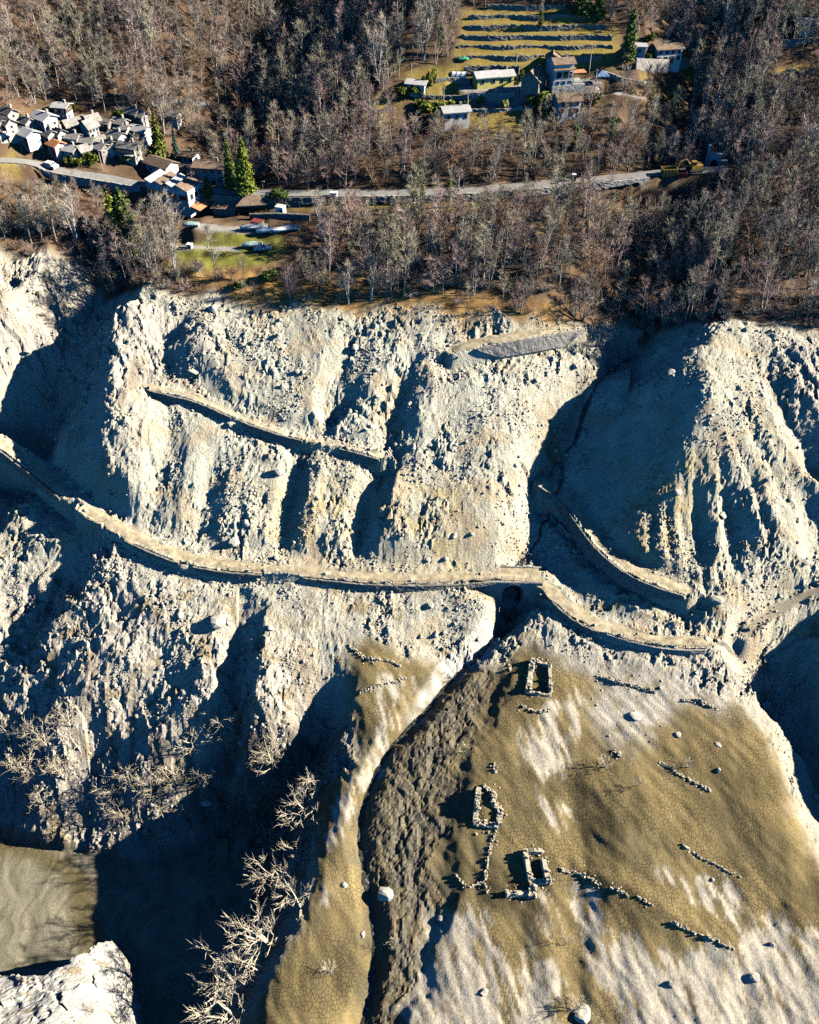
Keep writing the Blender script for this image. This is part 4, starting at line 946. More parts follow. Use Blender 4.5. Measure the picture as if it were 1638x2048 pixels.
def plant(name, loc, parts, label, cat, group=None, rz=0.0, sc=(1, 1, 1), kind=None):
    root = empty(name, loc, rz); root.scale = sc
    for pn, me in parts:
        o = bpy.data.objects.new(pn, me); COL.objects.link(o); o.parent = root
        if pn == 'branches': o['kind'] = 'stuff'
    return tag(root, label, cat, group, kind)
FOREST = []
for i, (kw, tm_, bk) in enumerate(((dict(hgt=10, spread=2.9), 0, M_BARK), (dict(hgt=9, spread=3.2, stems=2, n1=9, start=0.2), 1, M_BARK), (dict(hgt=11, spread=2.3, n1=16, up=1.3), 2, M_BARK), (dict(hgt=8, spread=3.0, stems=3, n1=7, start=0.15), 0, M_BARK),
        (dict(hgt=12, spread=1.7, n1=18, up=1.1, tr=0.13), 1, M_BIRCH), (dict(hgt=9.5, spread=2.7, up=1.0), 2, M_BARK), (dict(hgt=7.5, spread=2.6, stems=2, n1=9), 3, M_BARK), (dict(hgt=10.5, spread=2.4, n1=14, up=1.5, stems=2, n3=8), 0, M_BIRCH))):
    T, Cn = bare_tree(300 + i, **kw); FOREST.append((tm_mesh('trunk', T, bk), tm_mesh('crown', Cn, M_TWIG[tm_])))
def shrub_bare(seed, n=26, h=1.9):
    r = random.Random(seed); t = TM()
    for i in range(n):
        a = r.uniform(0, 6.28); p = Vector((math.cos(a), math.sin(a), 0)) * r.uniform(0, 0.5); d = Vector((math.cos(a) * r.uniform(0.2, 1), math.sin(a) * r.uniform(0.2, 1), 1)).normalized()
        pts = wander(r, p, d, h * r.uniform(0.6, 1.2), 3, 0.18); t.line(pts, 0.032, 0.018, 3)
        for k in range(9):
            q = along(pts, r.uniform(0.25, 1)); t.seg(q, q + (d + Vector((r.gauss(0, 0.8), r.gauss(0, 0.8), r.gauss(0.1, 0.5)))).normalized() * r.uniform(0.4, 0.9), 0.022, 0)
    return t
SHRUBS = [tm_mesh('bramble', shrub_bare(400 + i), M_TWIG[i]) for i in range(4)]
def leafy(seed, rx, ry, rz_, n, size, mat, lumps=7):
    rg = np.random.default_rng(seed); c = rg.normal(0, 0.45, (lumps, 3)) * (rx, ry, rz_ * 0.6); c[:, 2] += rz_ * 0.9; k = rg.integers(0, lumps, n)
    d = rg.normal(0, 1, (n, 3)); d /= np.linalg.norm(d, axis=1)[:, None]; P = c[k] + d * (np.array((rx, ry, rz_)) * 0.55) * (0.6 + 0.4 * rg.random((n, 1))); P[:, 2] = np.abs(P[:, 2])
    V, F = leaf_cloud(P, d, size, seed + 1, 0.5); return np_mesh('foliage', V, F, mat, smooth=False)
LEAFY = [leafy(500 + i, 1.0, 1.0, 1.0, 700, 0.16, (M_LEAF, M_IVY, M_LEAF)[i]) for i in range(3)]

def gn_scatter(name, P, rot, scl, vid, sources, label, cat):
    """one mass of instanced plants on points"""
    col = bpy.data.collections.new(name + '_kinds')
    for i, parts in enumerate(sources):
        bm = bmesh.new(); mats = []; 
        for me in parts:
            k = len(bm.faces); bm.from_mesh(me); bm.faces.ensure_lookup_table()
            for f in bm.faces[k:]: f.material_index = len(mats)
            mats.append(me.materials[0])
        m2 = bpy.data.meshes.new(f'{name}_kind'); bm.to_mesh(m2); bm.free()
        for m in mats: m2.materials.append(m)
        o = bpy.data.objects.new(f'{name}_kind_{i:02d}', m2); col.objects.link(o)
    me = bpy.data.meshes.new(name); me.from_pydata([tuple(p) for p in P], [], [])
    for nm, ty, arr in (('turn', 'FLOAT', rot), ('size', 'FLOAT', scl), ('sort', 'INT', vid)):
        a = me.attributes.new(nm, ty, 'POINT'); a.data.foreach_set('value', np.asarray(arr, np.int32 if ty == 'INT' else np.float32))
    ob = bpy.data.objects.new(name, me); COL.objects.link(ob); tag(ob, label, cat, None, 'stuff')
    ng = bpy.data.node_groups.new(name, 'GeometryNodeTree'); ng.interface.new_socket('Geometry', in_out='INPUT', socket_type='NodeSocketGeometry'); ng.interface.new_socket('Geometry', in_out='OUTPUT', socket_type='NodeSocketGeometry')
    N, L = ng.nodes, ng.links; gi, go = N.new('NodeGroupInput'), N.new('NodeGroupOutput')
    ci = N.new('GeometryNodeCollectionInfo'); ci.inputs['Collection'].default_value = col; ci.inputs['Separate Children'].default_value = True; ci.inputs['Reset Children'].default_value = True
    ip = N.new('GeometryNodeInstanceOnPoints'); ip.inputs['Pick Instance'].default_value = True
    def named(nm, ty):
        a = N.new('GeometryNodeInputNamedAttribute'); a.data_type = ty; a.inputs['Name'].default_value = nm; return a.outputs['Attribute']
    cx = N.new('ShaderNodeCombineXYZ'); L.new(named('turn', 'FLOAT'), cx.inputs[2])
    L.new(gi.outputs[0], ip.inputs['Points']); L.new(ci.outputs[0], ip.inputs['Instance']); L.new(named('sort', 'INT'), ip.inputs['Instance Index']); L.new(cx.outputs[0], ip.inputs['Rotation']); L.new(named('size', 'FLOAT'), ip.inputs['Scale']); L.new(ip.outputs[0], go.inputs[0])
    md = ob.modifiers.new('plants', 'NODES'); md.node_group = ng
    return ob

# ------------------------------------------------------------------ where the wood grows
CLEAR = zone([[(-20, 226), (60, 222), (108, 218), (112, 204), (146, 204), (150, 226), (250, 226), (256, 212), (308, 214), (308, 332), (-20, 350)], [(280, 300), (460, 318), (470, 450), (280, 410)], [(340, 430), (640, 400), (640, 500), (560, 545), (345, 530)],
              [(930, 20), (1130, 10), (1235, 60), (1235, 150), (1215, 205), (1060, 240), (860, 262), (790, 230), (800, 160), (900, 145)], [(1255, 70), (1380, 60), (1380, 150), (1255, 150)], [(1300, 322), (1450, 318), (1450, 346), (1300, 352)], [(1560, 120), (1650, 110), (1650, 165), (1560, 165)],
              [(460, 320), (540, 320), (540, 400), (460, 400)], [(230, 225), (390, 225), (420, 330), (310, 330)]], 1)
LOW = zone([[(520, 394), (900, 392), (1300, 362), (1300, 415), (900, 440), (520, 440)], [(0, 325), (320, 340), (330, 440), (0, 400)], [(780, 235), (1240, 215), (1240, 330), (800, 330)], [(330, 420), (640, 460), (640, 600), (330, 600)], [(1240, 130), (1400, 130), (1400, 230), (1240, 230)], [(1290, 345), (1460, 345), (1460, 410), (1290, 410)]], 2)
DARKV = zone([[(380, 120), (620, 100), (600, 240), (560, 330), (430, 320), (330, 240)]], 2)
rgT = np.random.default_rng(21)
sp = 2.75
gx_, gy_ = np.meshgrid(np.arange(-205, 205, sp), np.arange(150, 318, sp))
tx = (gx_ + rgT.uniform(-0.45, 0.45, gx_.shape) * sp).ravel(); ty = (gy_ + rgT.uniform(-0.45, 0.45, gx_.shape) * sp).ravel()
tz = ground(tx, ty)
fr = ty * CP - (tz - CAMZ) * SP; tu = 819 + FPX * tx / fr; tv = 1024 - FPX * (ty * SP + (tz - CAMZ) * CP) / fr
wood = bilerp(GX, GY, WOOD, tx, ty); shrink = 1 - 0.5 * bilerp(mx, my, LOW, tx, ty)
ok = (wood > 0.93) & (bilerp(mx, my, CLEAR, tx, ty) < 0.25) & (bilerp(GX, GY, PATHMASK, tx, ty) < 0.02) & (bilerp(GX, GY, np.maximum(z_grass, z_lawn), tx, ty) < 0.35) & (tu > -420) & (tu < 2080) & (tv > -95)
ok &= rgT.random(tx.shape) < np.where(bilerp(mx, my, DARKV, tx, ty) > 0.4, 0.5, 0.92)
ok &= ~((np.abs(tv - 590) < 40) & (rgT.random(tx.shape) < 0.45)) 
I = np.where(ok)[0]; I = I[np.argsort(fr[I])]
inview = I[(tu[I] > 0) & (tu[I] < 1638) & (tv[I] > 0)]
near = inview[:295]; rest = np.setdiff1d(I, near)
tsz = np.clip(rgT.normal(0.9, 0.22, tx.shape), 0.5, 1.5) * shrink; tr_ = rgT.uniform(0, 6.28, tx.shape); tk_ = rgT.choice(8, tx.shape, p=(0.14, 0.22, 0.13, 0.12, 0.09, 0.12, 0.09, 0.09))
for i in near:
    T, Cn = FOREST[tk_[i]]; s = float(tsz[i])
    plant('bare_tree', (tx[i], ty[i], tz[i]), (('trunk', T), ('crown', Cn)), 'leafless grey-brown tree in the wood above the bare slope', 'tree', 'leafless trees nearest the shore', float(tr_[i]), (s, s, s))
gn_scatter('leafless_wood', np.stack([tx, ty, tz], 1)[rest], tr_[rest], tsz[rest], tk_[rest], FOREST, 'mass of leafless trees covering the hillside above', 'wood')
# brambles and saplings along the shore and between the trunks
n = 5200; bx_ = rgT.uniform(-125, 125, n); by_ = rgT.uniform(166, 250, n) ; bw = bilerp(GX, GY, WOOD, bx_, by_)
edge = np.exp(-((by_ - np.interp(bx_, sh[:, 0], sh[:, 1]) - 4) / 6) ** 2)
kp = (bw > 0.55) & (bilerp(GX, GY, PATHMASK, bx_, by_) < 0.05) & (bilerp(mx, my, CLEAR, bx_, by_) < 0.3) & (rgT.random(n) < np.clip(0.18 + 0.9 * edge, 0, 1) * (1 - 0.85 * bilerp(GX, GY, np.maximum(z_lawn, z_grass), bx_, by_)) * (1 - 0.85 * bilerp(GX, GY, z_gold, bx_, by_)))
bx_, by_ = bx_[kp], by_[kp]
gn_scatter('undergrowth', np.stack([bx_, by_, ground(bx_, by_)], 1), rgT.uniform(0, 6.28, len(bx_)), rgT.uniform(0.5, 1.25, len(bx_)), rgT.choice(4, len(bx_), p=(0.4, 0.25, 0.25, 0.1)), [(m,) for m in SHRUBS], 'tangled brown brambles along the edge of the wood', 'undergrowth')

# ------------------------------------------------------------------ single trees that stand out
def put(u, v): p = hit(u, v); return (float(p[0]), float(p[1]), float(p[2]))
def conif(u, v, hpx, wpx, label, layers, droop, size, mat, n=4200, power=1.0, seed=1, base=0.05, name='conifer', dens=0.55):
    p = put(u, v); f = pix(p)[2]; h, r = hpx / FPX * f / 0.93, wpx / FPX * f / 2
    plant(name, p, (('trunk', trunk_mesh(h * 0.9, 0.05 * r + 0.16, seed)), ('crown', conifer(seed, h, r, n, layers, droop, size, base, power, mat, dens))), label, 'tree')
conif(320, 312, 82, 40, 'tall yellow-green spruce at the right end of the stone village', 9, 0.55, 0.30, M_CYP, seed=2)
conif(355, 322, 66, 17, 'slim blue-green spruce right of the village', 10, 0.4, 0.22, M_BLUE, 2200, seed=3)
conif(464, 378, 92, 30, 'dark cypress, left one of the pair by the road', 6, 0.12, 0.24, M_NEEDLE, 4200, 0.62, 4, name='cypress')
conif(494, 388, 104, 44, 'tall bright green cypress, right one of the pair by the road', 6, 0.15, 0.26, M_CYP, 5200, 0.62, 5, name='cypress')
conif(258, 492, 112, 92, 'broad dark cedar standing above the left ravine', 6, 0.6, 0.36, M_NEEDLE, 6500, 0.7, 6, 0.1)
conif(232, 470, 84, 50, 'smaller olive conifer left of the broad cedar', 7, 0.5, 0.30, M_CYP, 3200, 0.75, 7)
conif(282, 515, 90, 55, 'green conifer leaning out right of the broad cedar', 6, 0.5, 0.30, M_CYP, 3400, 0.75, 8)
conif(1254, 122, 90, 34, 'tall columnar conifer between the terraces and the right white house', 5, 0.2, 0.26, M_NEEDLE, 4600, 0.5, 9, name='cypress')
conif(720, 192, 62, 26, 'single green conifer in the bare wood left of the hamlet', 8, 0.45, 0.26, M_CYP, 2600, seed=10)
conif(1165, 30, 48, 46, 'broad dark conifer at the top edge above the terraces', 6, 0.5, 0.32, M_NEEDLE, 3000, 0.8, 11)
conif(1195, 34, 42, 34, 'narrower dark conifer at the top edge, right of the broad one', 6, 0.5, 0.32, M_NEEDLE, 2600, 0.8, 12)
conif(1520, 90, 56, 34, 'dark green conifer in the wood near the top right corner', 6, 0.45, 0.3, M_NEEDLE, 3000, 0.75, 13)
conif(418, 395, 40, 24, 'small rounded conifer beside the saw-tooth building', 5, 0.3, 0.24, M_NEEDLE, 1800, 0.6, 14)
conif(1342, 215, 36, 22, 'dark little conifer in the ravine right of the hamlet', 5, 0.4, 0.26, M_NEEDLE, 1400, 0.7, 15)
def ivy_tree(u, v, hpx, label, seed, k=2):
    p = put(u, v); f = pix(p)[2]; h = hpx / FPX * f / 0.93; s = h / 10.0; rg = np.random.default_rng(seed); n = 900
    z = rg.random(n) ** 0.9 * h * 0.72; a = rg.uniform(0, 6.28, n); rr = (0.25 + 0.5 * rg.random(n) * (0.4 + 0.6 * np.abs(np.sin(z * 1.1 + seed)))) ; P = np.stack([rr * np.cos(a), rr * np.sin(a), z], 1) / s
    V, F = leaf_cloud(P, np.stack([np.cos(a), np.sin(a), 0 * a + 0.4], 1), 0.17 / s, seed, 0.5); iv = np_mesh('ivy', V, F, M_IVY, smooth=False)
    plant('ivy_clad_tree', p, (('trunk', FOREST[k][0]), ('crown', FOREST[k][1]), ('ivy', iv)), label, 'tree', None, seed, (s, s, s))
for u, v, h, lab in ((830, 470, 120, 'tall tree thick with green ivy in the wood below the road'), (898, 415, 70, 'ivy covered trunk beside the road right of the tallest ivy tree'), (735, 118, 70, 'ivy covered tree near the top, left of centre'), (882, 110, 76, 'ivy covered tree left of the terraces'), (838, 96, 70, 'ivy covered tree at the top, left of the ivy tree by the terraces'), (845, 420, 90, 'ivy covered trunk right behind the tallest ivy tree'), (1220, 290, 70, 'ivy covered tree in the thicket below the hamlet'), (1150, 300, 60, 'ivy covered tree below the lowest white house'), (1345, 260, 70, 'ivy covered tree at the edge of the right ravine'), (1080, 60, 45, 'ivy covered tree at the top right of the terraces')):
    ivy_tree(u, v, h, lab, u)
def tall_bare(u, v, hpx, k, label, mat=None):
    p = put(u, v); f = pix(p)[2]; s = hpx / FPX * f / 0.93 / (10, 9, 11, 8, 12, 9.5, 7.5, 10.5)[k]
    plant('bare_tree', p, (('trunk', FOREST[k][0]), ('crown', FOREST[k][1])), label, 'tree', None, u * 0.37, (s, s, s))
for u, v, h, k, lab in ((772, 590, 165, 2, 'tallest bare tree at the edge of the shore, centre'), (742, 600, 130, 7, 'bare tree just left of the tallest one on the shore'), (808, 592, 120, 5, 'bare tree just right of the tallest one on the shore'), (640, 470, 75, 4, 'pale barked tree with a forked white trunk beside the boat yard'), (432, 560, 110, 2, 'slim bare tree in front of the lawn'), (350, 545, 130, 7, 'twin stemmed bare tree at the left end of the lawn'), (336, 470, 85, 3, 'round rosy bare tree in front of the saw-tooth building'), (390, 395, 60, 4, 'white barked tree at the corner of the saw-tooth building'), (285, 330, 62, 7, 'pale bare tree below the stone village'), (565, 235, 72, 4, 'tall pale tree catching sun left of centre in the upper wood'), (470, 118, 60, 4, 'pale birch in the dark upper wood'), (250, 40, 70, 4, 'pale birch at the top left'), (870, 290, 60, 6, 'rust coloured bare tree left of the low white house'), (1260, 330, 70, 6, 'rust coloured bare tree above the road by the ravine'), (1370, 640, 90, 5, 'bare tree leaning over the top of the cone')):
    tall_bare(u, v, h, k, lab)
def bush(u, v, wpx, hpx, k, label, name='evergreen_shrub', cat='shrub', group=None):
    p = put(u, v); f = pix(p)[2]; r = wpx / FPX * f / 2 / 1.15; h = hpx / FPX * f / 1.8
    o = bpy.data.objects.new(name, LEAFY[k]); COL.objects.link(o); o.location = p; o.rotation_euler = (0, 0, u * 0.7); o.scale = (r, r, h); tag(o, label, cat, group)
for u, v, w, h, k, lab in ((810, 192, 40, 26, 0, 'dark laurel clump left of the small hut'), (838, 196, 26, 30, 2, 'yellow-green laurel in front of the small hut'), (856, 176, 26, 40, 0, 'tall laurel right of the small hut'), (845, 220, 34, 22, 2, 'bright shrub left of the low white house'), (868, 224, 40, 22, 0, 'dark hedge behind the low white house, left part'), (895, 218, 34, 18, 0, 'dark hedge behind the low white house, right part'), (932, 214, 20, 16, 2, 'light green shrub at the lane above the low white house'),
        (1068, 218, 40, 30, 1, 'dark round evergreen left of the lower white house at the lane'), (1040, 168, 18, 30, 2, 'green shrub between the yellow and the dark stone house'), (1098, 195, 26, 22, 2, 'yellow-green shrub below the white tower house'), (1190, 205, 28, 24, 1, 'round green shrub at the lane right of the hamlet'), (1085, 235, 24, 24, 1, 'green shrub at the foot of the palms'), (1300, 85, 22, 22, 2, 'bright lime green tree beside the right white house'), (1296, 120, 18, 14, 1, 'rounded shrub at the corner of the right white house'), (1366, 122, 22, 20, 1, 'dark round shrub right of the right white house'),
        (137, 330, 22, 22, 0, 'green round shrub at the lower edge of the village'), (160, 330, 26, 18, 2, 'yellow shrub at the lower edge of the village'), (182, 328, 26, 30, 2, 'tall yellow-green shrub right of the yellow one in the village'), (205, 318, 16, 16, 0, 'small green shrub between lower village houses'), (20, 268, 14, 12, 2, 'yellow shrub among the leftmost village houses'), (40, 240, 14, 12, 0, 'green shrub behind the left village houses'), (148, 222, 14, 20, 0, 'leafy tree beside the dark and blue house'), (240, 232, 20, 14, 2, 'green shrub above the middle of the village'), (1006, 172, 14, 9, 1, 'little shrub at the right corner of the yellow house'), (560, 395, 50, 18, 1, 'green bank shrub by the white kiosk'), (512, 425, 20, 10, 2, 'olive shrub in front of the brown hut'), (540, 560, 40, 22, 1, 'grey-green shrub on the golden grass slope'), (480, 575, 30, 16, 1, 'dark shrub left on the golden grass slope'), (1610, 215, 22, 16, 1, 'dark shrub at the right edge by the terrace'), (75, 590, 8, 10, 0, 'tiny green shrub on the left rock wall'), (1480, 60, 30, 60, 1, 'ivy thicket on trunks near the top right')):
    bush(u, v, w, h, k, lab)
M_PALM = simple('palm_fronds', (0.16, 0.18, 0.03), 0.7, 0.3, 1.0, 0.0, obj_var=0.2, detail=2)
def palm(u, v, hpx, label, seed):
    p = put(u, v); f = pix(p)[2]; h = hpx / FPX * f / 0.93; r = random.Random(seed); t = TM(); t.line(wander(r, Vector((0, 0, -0.3)), Vector((0, 0, 1)), h, 5, 0.03), 0.16, 0.12, 6)
    V, F = [], []
    for i in range(22):
        a = i * 2.4 + r.uniform(-0.2, 0.2); el = r.uniform(-0.3, 1.2); L = r.uniform(1.0, 1.5); pts = []
        for k in range(6):
            s = k / 5; pts.append(Vector((math.cos(a) * L * s * math.cos(el), math.sin(a) * L * s * math.cos(el), h - 0.3 + L * s * math.sin(el) - 0.7 * s * s)))
        sd = Vector((-math.sin(a), math.cos(a), 0))
        for k in range(5):
            w = 0.30 * math.sin(math.pi * (k + 0.7) / 6)
            for sg in (-1, 1):
                b = len(V); V += [tuple(pts[k]), tuple(pts[k + 1]), tuple(pts[k + 1] + sd * sg * w + Vector((0, 0, -0.12))), tuple(pts[k].lerp(pts[k + 1], 0.3) + sd * sg * w + Vector((0, 0, -0.12)))]; F.append((b, b + 1, b + 2, b + 3))
    fm = bpy.data.meshes.new('fronds'); fm.from_pydata(V, [], F); fm.materials.append(M_PALM)
    plant('palm_tree', p, (('trunk', tm_mesh('trunk', t, M_BARK)), ('fronds', fm)), label, 'palm')
for u, v, h, lab in ((1122, 192, 30, 'palm in front of the stone base of the white tower house'), (1088, 222, 34, 'tallest palm left of the lower white house at the lane'), (1080, 214, 24, 'palm behind the tallest one near the hamlet lane'), (962, 214, 18, 'small palm on the lane below the yellow house'), (1008, 220, 18, 'small palm on the lane right of the other small one'), (1050, 206, 18, 'short palm at the garden wall below the dark stone house'), (1140, 192, 12, 'low palm right of the palm at the tower house'), (1325, 122, 22, 'left palm in front of the right white house'), (1342, 122, 24, 'right palm in front of the right white house'), (252, 328, 18, 'little palm at the lower right of the village')):
    palm(u, v, h, lab, u)

# ------------------------------------------------------------------ drowned trees, bleached and bare
DEAD = []
for i in range(6):
    T, Cn = bare_tree(700 + i, hgt=4.6 + 0.6 * (i % 3), spread=3.3, n1=6, n2=4, n3=4, tr=0.15, start=0.1, up=0.6, tw=0.05, stems=1 + i % 3, jit=0.22, tl=1.0); DEAD.append((tm_mesh('trunk', T, M_DEAD), tm_mesh('branches', Cn, M_DEAD)))
def dead(u, v, s, k, label, group=None, lean=0.0):
    p = put(u, v); o = plant('dead_tree', p, (('trunk', DEAD[k][0]), ('branches', DEAD[k][1])), label, 'dead tree', group, (u * 1.7) % 6.28, (s, s, s)); o.rotation_mode = 'ZYX'; o.rotation_euler = (0.0, lean, (u * 1.7) % 6.28)
for u, v, s, k, lab in ((482, 1992, 1.9, 1, 'biggest bleached tree leaning over the canyon edge, bottom left'), (474, 2042, 1.6, 2, 'bleached tree spreading left at the very bottom'), (540, 1890, 1.7, 2, 'fan shaped bleached tree above the biggest one'), (520, 1945, 1.2, 0, 'small bleached tree between the two largest'), (575, 1770, 1.4, 2, 'broom shaped bleached tree on the canyon rim'), (600, 1815, 1.3, 1, 'bleached tree leaning left from the mud edge'), (605, 1715, 1.0, 0, 'little bleached tree above the broom shaped one'), (560, 1690, 1.2, 3, 'bleached tree low on the dark canyon bank'), (622, 1640, 1.3, 2, 'upright bleached tree on the rim in front of the black alcove'), (640, 1585, 1.0, 4, 'bleached sapling at the mud edge by the alcove'), (545, 1530, 1.2, 5, 'bleached tree against the black alcove'), (440, 1460, 1.2, 1, 'bleached tree below the dark cleft')):
    dead(u, v, s, k, lab, None, -0.55 if u > 460 and v > 1560 else 0.0)
for u, v, s, k in ((60, 1485, 1.3, 0), (92, 1490, 1.2, 2), (40, 1545, 1.2, 4), (70, 1548, 1.3, 1), (130, 1560, 1.2, 5), (160, 1500, 1.1, 3), (140, 1450, 1.0, 2), (85, 1610, 1.0, 0), (215, 1600, 1.1, 1), (260, 1570, 1.0, 4), (300, 1590, 1.1, 2), (350, 1570, 1.0, 5), (390, 1500, 1.1, 3), (330, 1640, 0.9, 0), (250, 1640, 0.9, 2), (380, 1640, 0.8, 4), (410, 1560, 1.0, 1), (20, 1470, 1.1, 3), (570, 1660, 0.6, 3), (560, 1690, 0.6, 5)):
    dead(u, v, s, k, 'bleached dead tree clinging to the rocks above the canyon mud', 'bleached dead trees on the canyon rocks')
for u, v, s, k, lab in ((930, 1505, 0.5, 0, 'dead bush in the wet channel'), (1210, 1535, 0.45, 2, 'thin dead bush left on the dry mud'), (1375, 1535, 0.45, 4, 'thin dead bush right on the dry mud'), (1278, 1570, 0.4, 1, 'thin dead bush between the two others on the mud'), (1130, 1890, 0.5, 3, 'dead bush on the white silt below the square ruin'), (1150, 2020, 0.6, 5, 'dead bush casting long shadows by the bottom boulder'), (660, 1945, 0.45, 2, 'dead twigs on cracked mud at the lower left'), (790, 1890, 0.5, 0, 'dead bush at the dark channel bank'), (185, 2025, 0.6, 4, 'thin dead bush on the pale rock spur'), (970, 1345, 0.5, 1, 'dead bush on the bank just below the slab')):
    dead(u, v, s, k, lab)
# ------------------------------------------------------------------ buildings
def wallmat(key, col, var=0.14): return simple('wall_' + key, col, 0.9, var, 0.9, 0.02, detail=4)
WM = dict(white=wallmat('white', (0.60, 0.58, 0.55), 0.25), cream=wallmat('cream', (0.50, 0.45, 0.37)), stone=simple('wall_stone', (0.24, 0.215, 0.18), 0.95, 0.5, 2.2, 0.06, detail=4), dark=simple('wall_darkwood', (0.10, 0.07, 0.05), 0.9, 0.4, 2.0, 0.03, detail=3),
          yellow=wallmat('yellow', (0.72, 0.58, 0.17)), pink=wallmat('pink', (0.60, 0.44, 0.40)), red=wallmat('red', (0.50, 0.10, 0.07)), grey=wallmat('grey', (0.45, 0.44, 0.42)), blue=wallmat('blue', (0.62, 0.68, 0.78)), rubble=simple('wall_rubble', (0.40, 0.38, 0.34), 0.95, 0.5, 1.8, 0.08, detail=4))
RM = dict(stone=simple('roof_stone', (0.27, 0.25, 0.225), 0.9, 0.35, 1.6, 0.06, obj_var=0.2, detail=4), grey=simple('roof_grey', (0.42, 0.41, 0.40), 0.85, 0.15, 1.2, 0.02, obj_var=0.12, detail=3), orange=simple('roof_orange', (0.55, 0.24, 0.11), 0.85, 0.25, 2.5, 0.03, detail=3), brown=simple('roof_brown', (0.21, 0.15, 0.105), 0.9, 0.35, 1.5, 0.04, obj_var=0.15, detail=4), tin=simple('roof_tin', (0.50, 0.54, 0.56), 0.5, 0.12, 1.0, 0.0, 0.3, detail=3))
M_GLASS, _N, _L, _B = new_mat('window_glass'); _B.inputs['Base Color'].default_value = (0.02, 0.025, 0.035, 1); _B.inputs['Roughness'].default_value = 0.12
M_FRAME = simple('window_frame', (0.62, 0.60, 0.56), 0.6, 0.05, 2.0, 0.0); M_SHUT = simple('shutter_blue', (0.22, 0.32, 0.45), 0.7, 0.1, 2.0, 0.0); M_DOOR = simple('door_wood', (0.16, 0.09, 0.05), 0.8, 0.3, 3.0, 0.0); M_CHIM = simple('chimney_plaster', (0.36, 0.33, 0.29), 0.9, 0.2, 2.0, 0.0)
def unit_box(name, mat):
    V = [(a / 2, b / 2, c / 2) for c in (-1, 1) for a, b in ((-1, -1), (1, -1), (1, 1), (-1, 1))]
    me = bpy.data.meshes.new(name); me.from_pydata(V, [], [(3, 2, 1, 0), (4, 5, 6, 7), (0, 1, 5, 4), (1, 2, 6, 5), (2, 3, 7, 6), (3, 0, 4, 7)]); me.materials.append(mat); return me
U_FRAME, U_GLASS, U_DOOR, U_SHUT = unit_box('window', M_FRAME), unit_box('pane', M_GLASS), unit_box('door', M_DOOR), unit_box('shutter', M_SHUT)
def ubox(name, me, parent, loc, sc, rz=0.0):
    o = bpy.data.objects.new(name, me); COL.objects.link(o); o.parent = parent; o.location = loc; o.scale = sc; o.rotation_euler = (0, 0, rz); return o
def window(root, x, y, z, w, h, rz, shut=False):
    f = ubox('window', U_FRAME, root, (x, y, z), (w + 0.16, 0.10, h + 0.16), rz)
    ubox('pane', U_GLASS, f, (0, -0.35, 0), (w / (w + 0.16), 0.6, h / (h + 0.16)))
    if shut:
        for s in (-1, 1): ubox('shutter', U_SHUT, root, (x + s * (w * 0.78) * math.cos(rz), y + s * (w * 0.78) * math.sin(rz), z), (w * 0.42, 0.12, h + 0.1), rz)
def gable_body(W, D, h, pitch, low=2.5):
    r = D / 2 * math.tan(pitch); x, y = W / 2, D / 2
    V = [(-x, -y, -low), (x, -y, -low), (x, y, -low), (-x, y, -low), (-x, -y, h), (x, -y, h), (x, y, h), (-x, y, h), (-x, 0, h + r), (x, 0, h + r)]
    return V, [(0, 1, 5, 4), (2, 3, 7, 6), (1, 2, 6, 9, 5), (3, 0, 4, 8, 7), (4, 5, 9, 8), (6, 7, 8, 9)]
def roof_mesh(W, D, h, pitch, ov=0.45, th=0.18, sag=0.0):
    V, F = [], []; x = W / 2 + ov; t = math.tan(pitch); y = D / 2 + ov; r = h + D / 2 * t + 0.05; e = r - y * t
    for s in (-1, 1):
        b = len(V)
        for xx in (-x, 0, x):
            g = -sag if xx == 0 else 0
            V += [(xx, 0, r + g), (xx, s * y, e + g * 0.5), (xx, 0, r + th + g), (xx, s * y, e + th + g * 0.5)]
        for k in (0, 4):
            q = [(0, 1, 5, 4), (2, 6, 7, 3), (1, 3, 7, 5), (0, 4, 6, 2)]
            F += [tuple(b + k + i for i in (f if s > 0 else f[::-1])) for f in q]
        F += [tuple(b + i for i in ((0, 2, 3, 1) if s > 0 else (1, 3, 2, 0))), tuple(b + i for i in ((8, 9, 11, 10) if s > 0 else (10, 11, 9, 8)))]
    return V, F
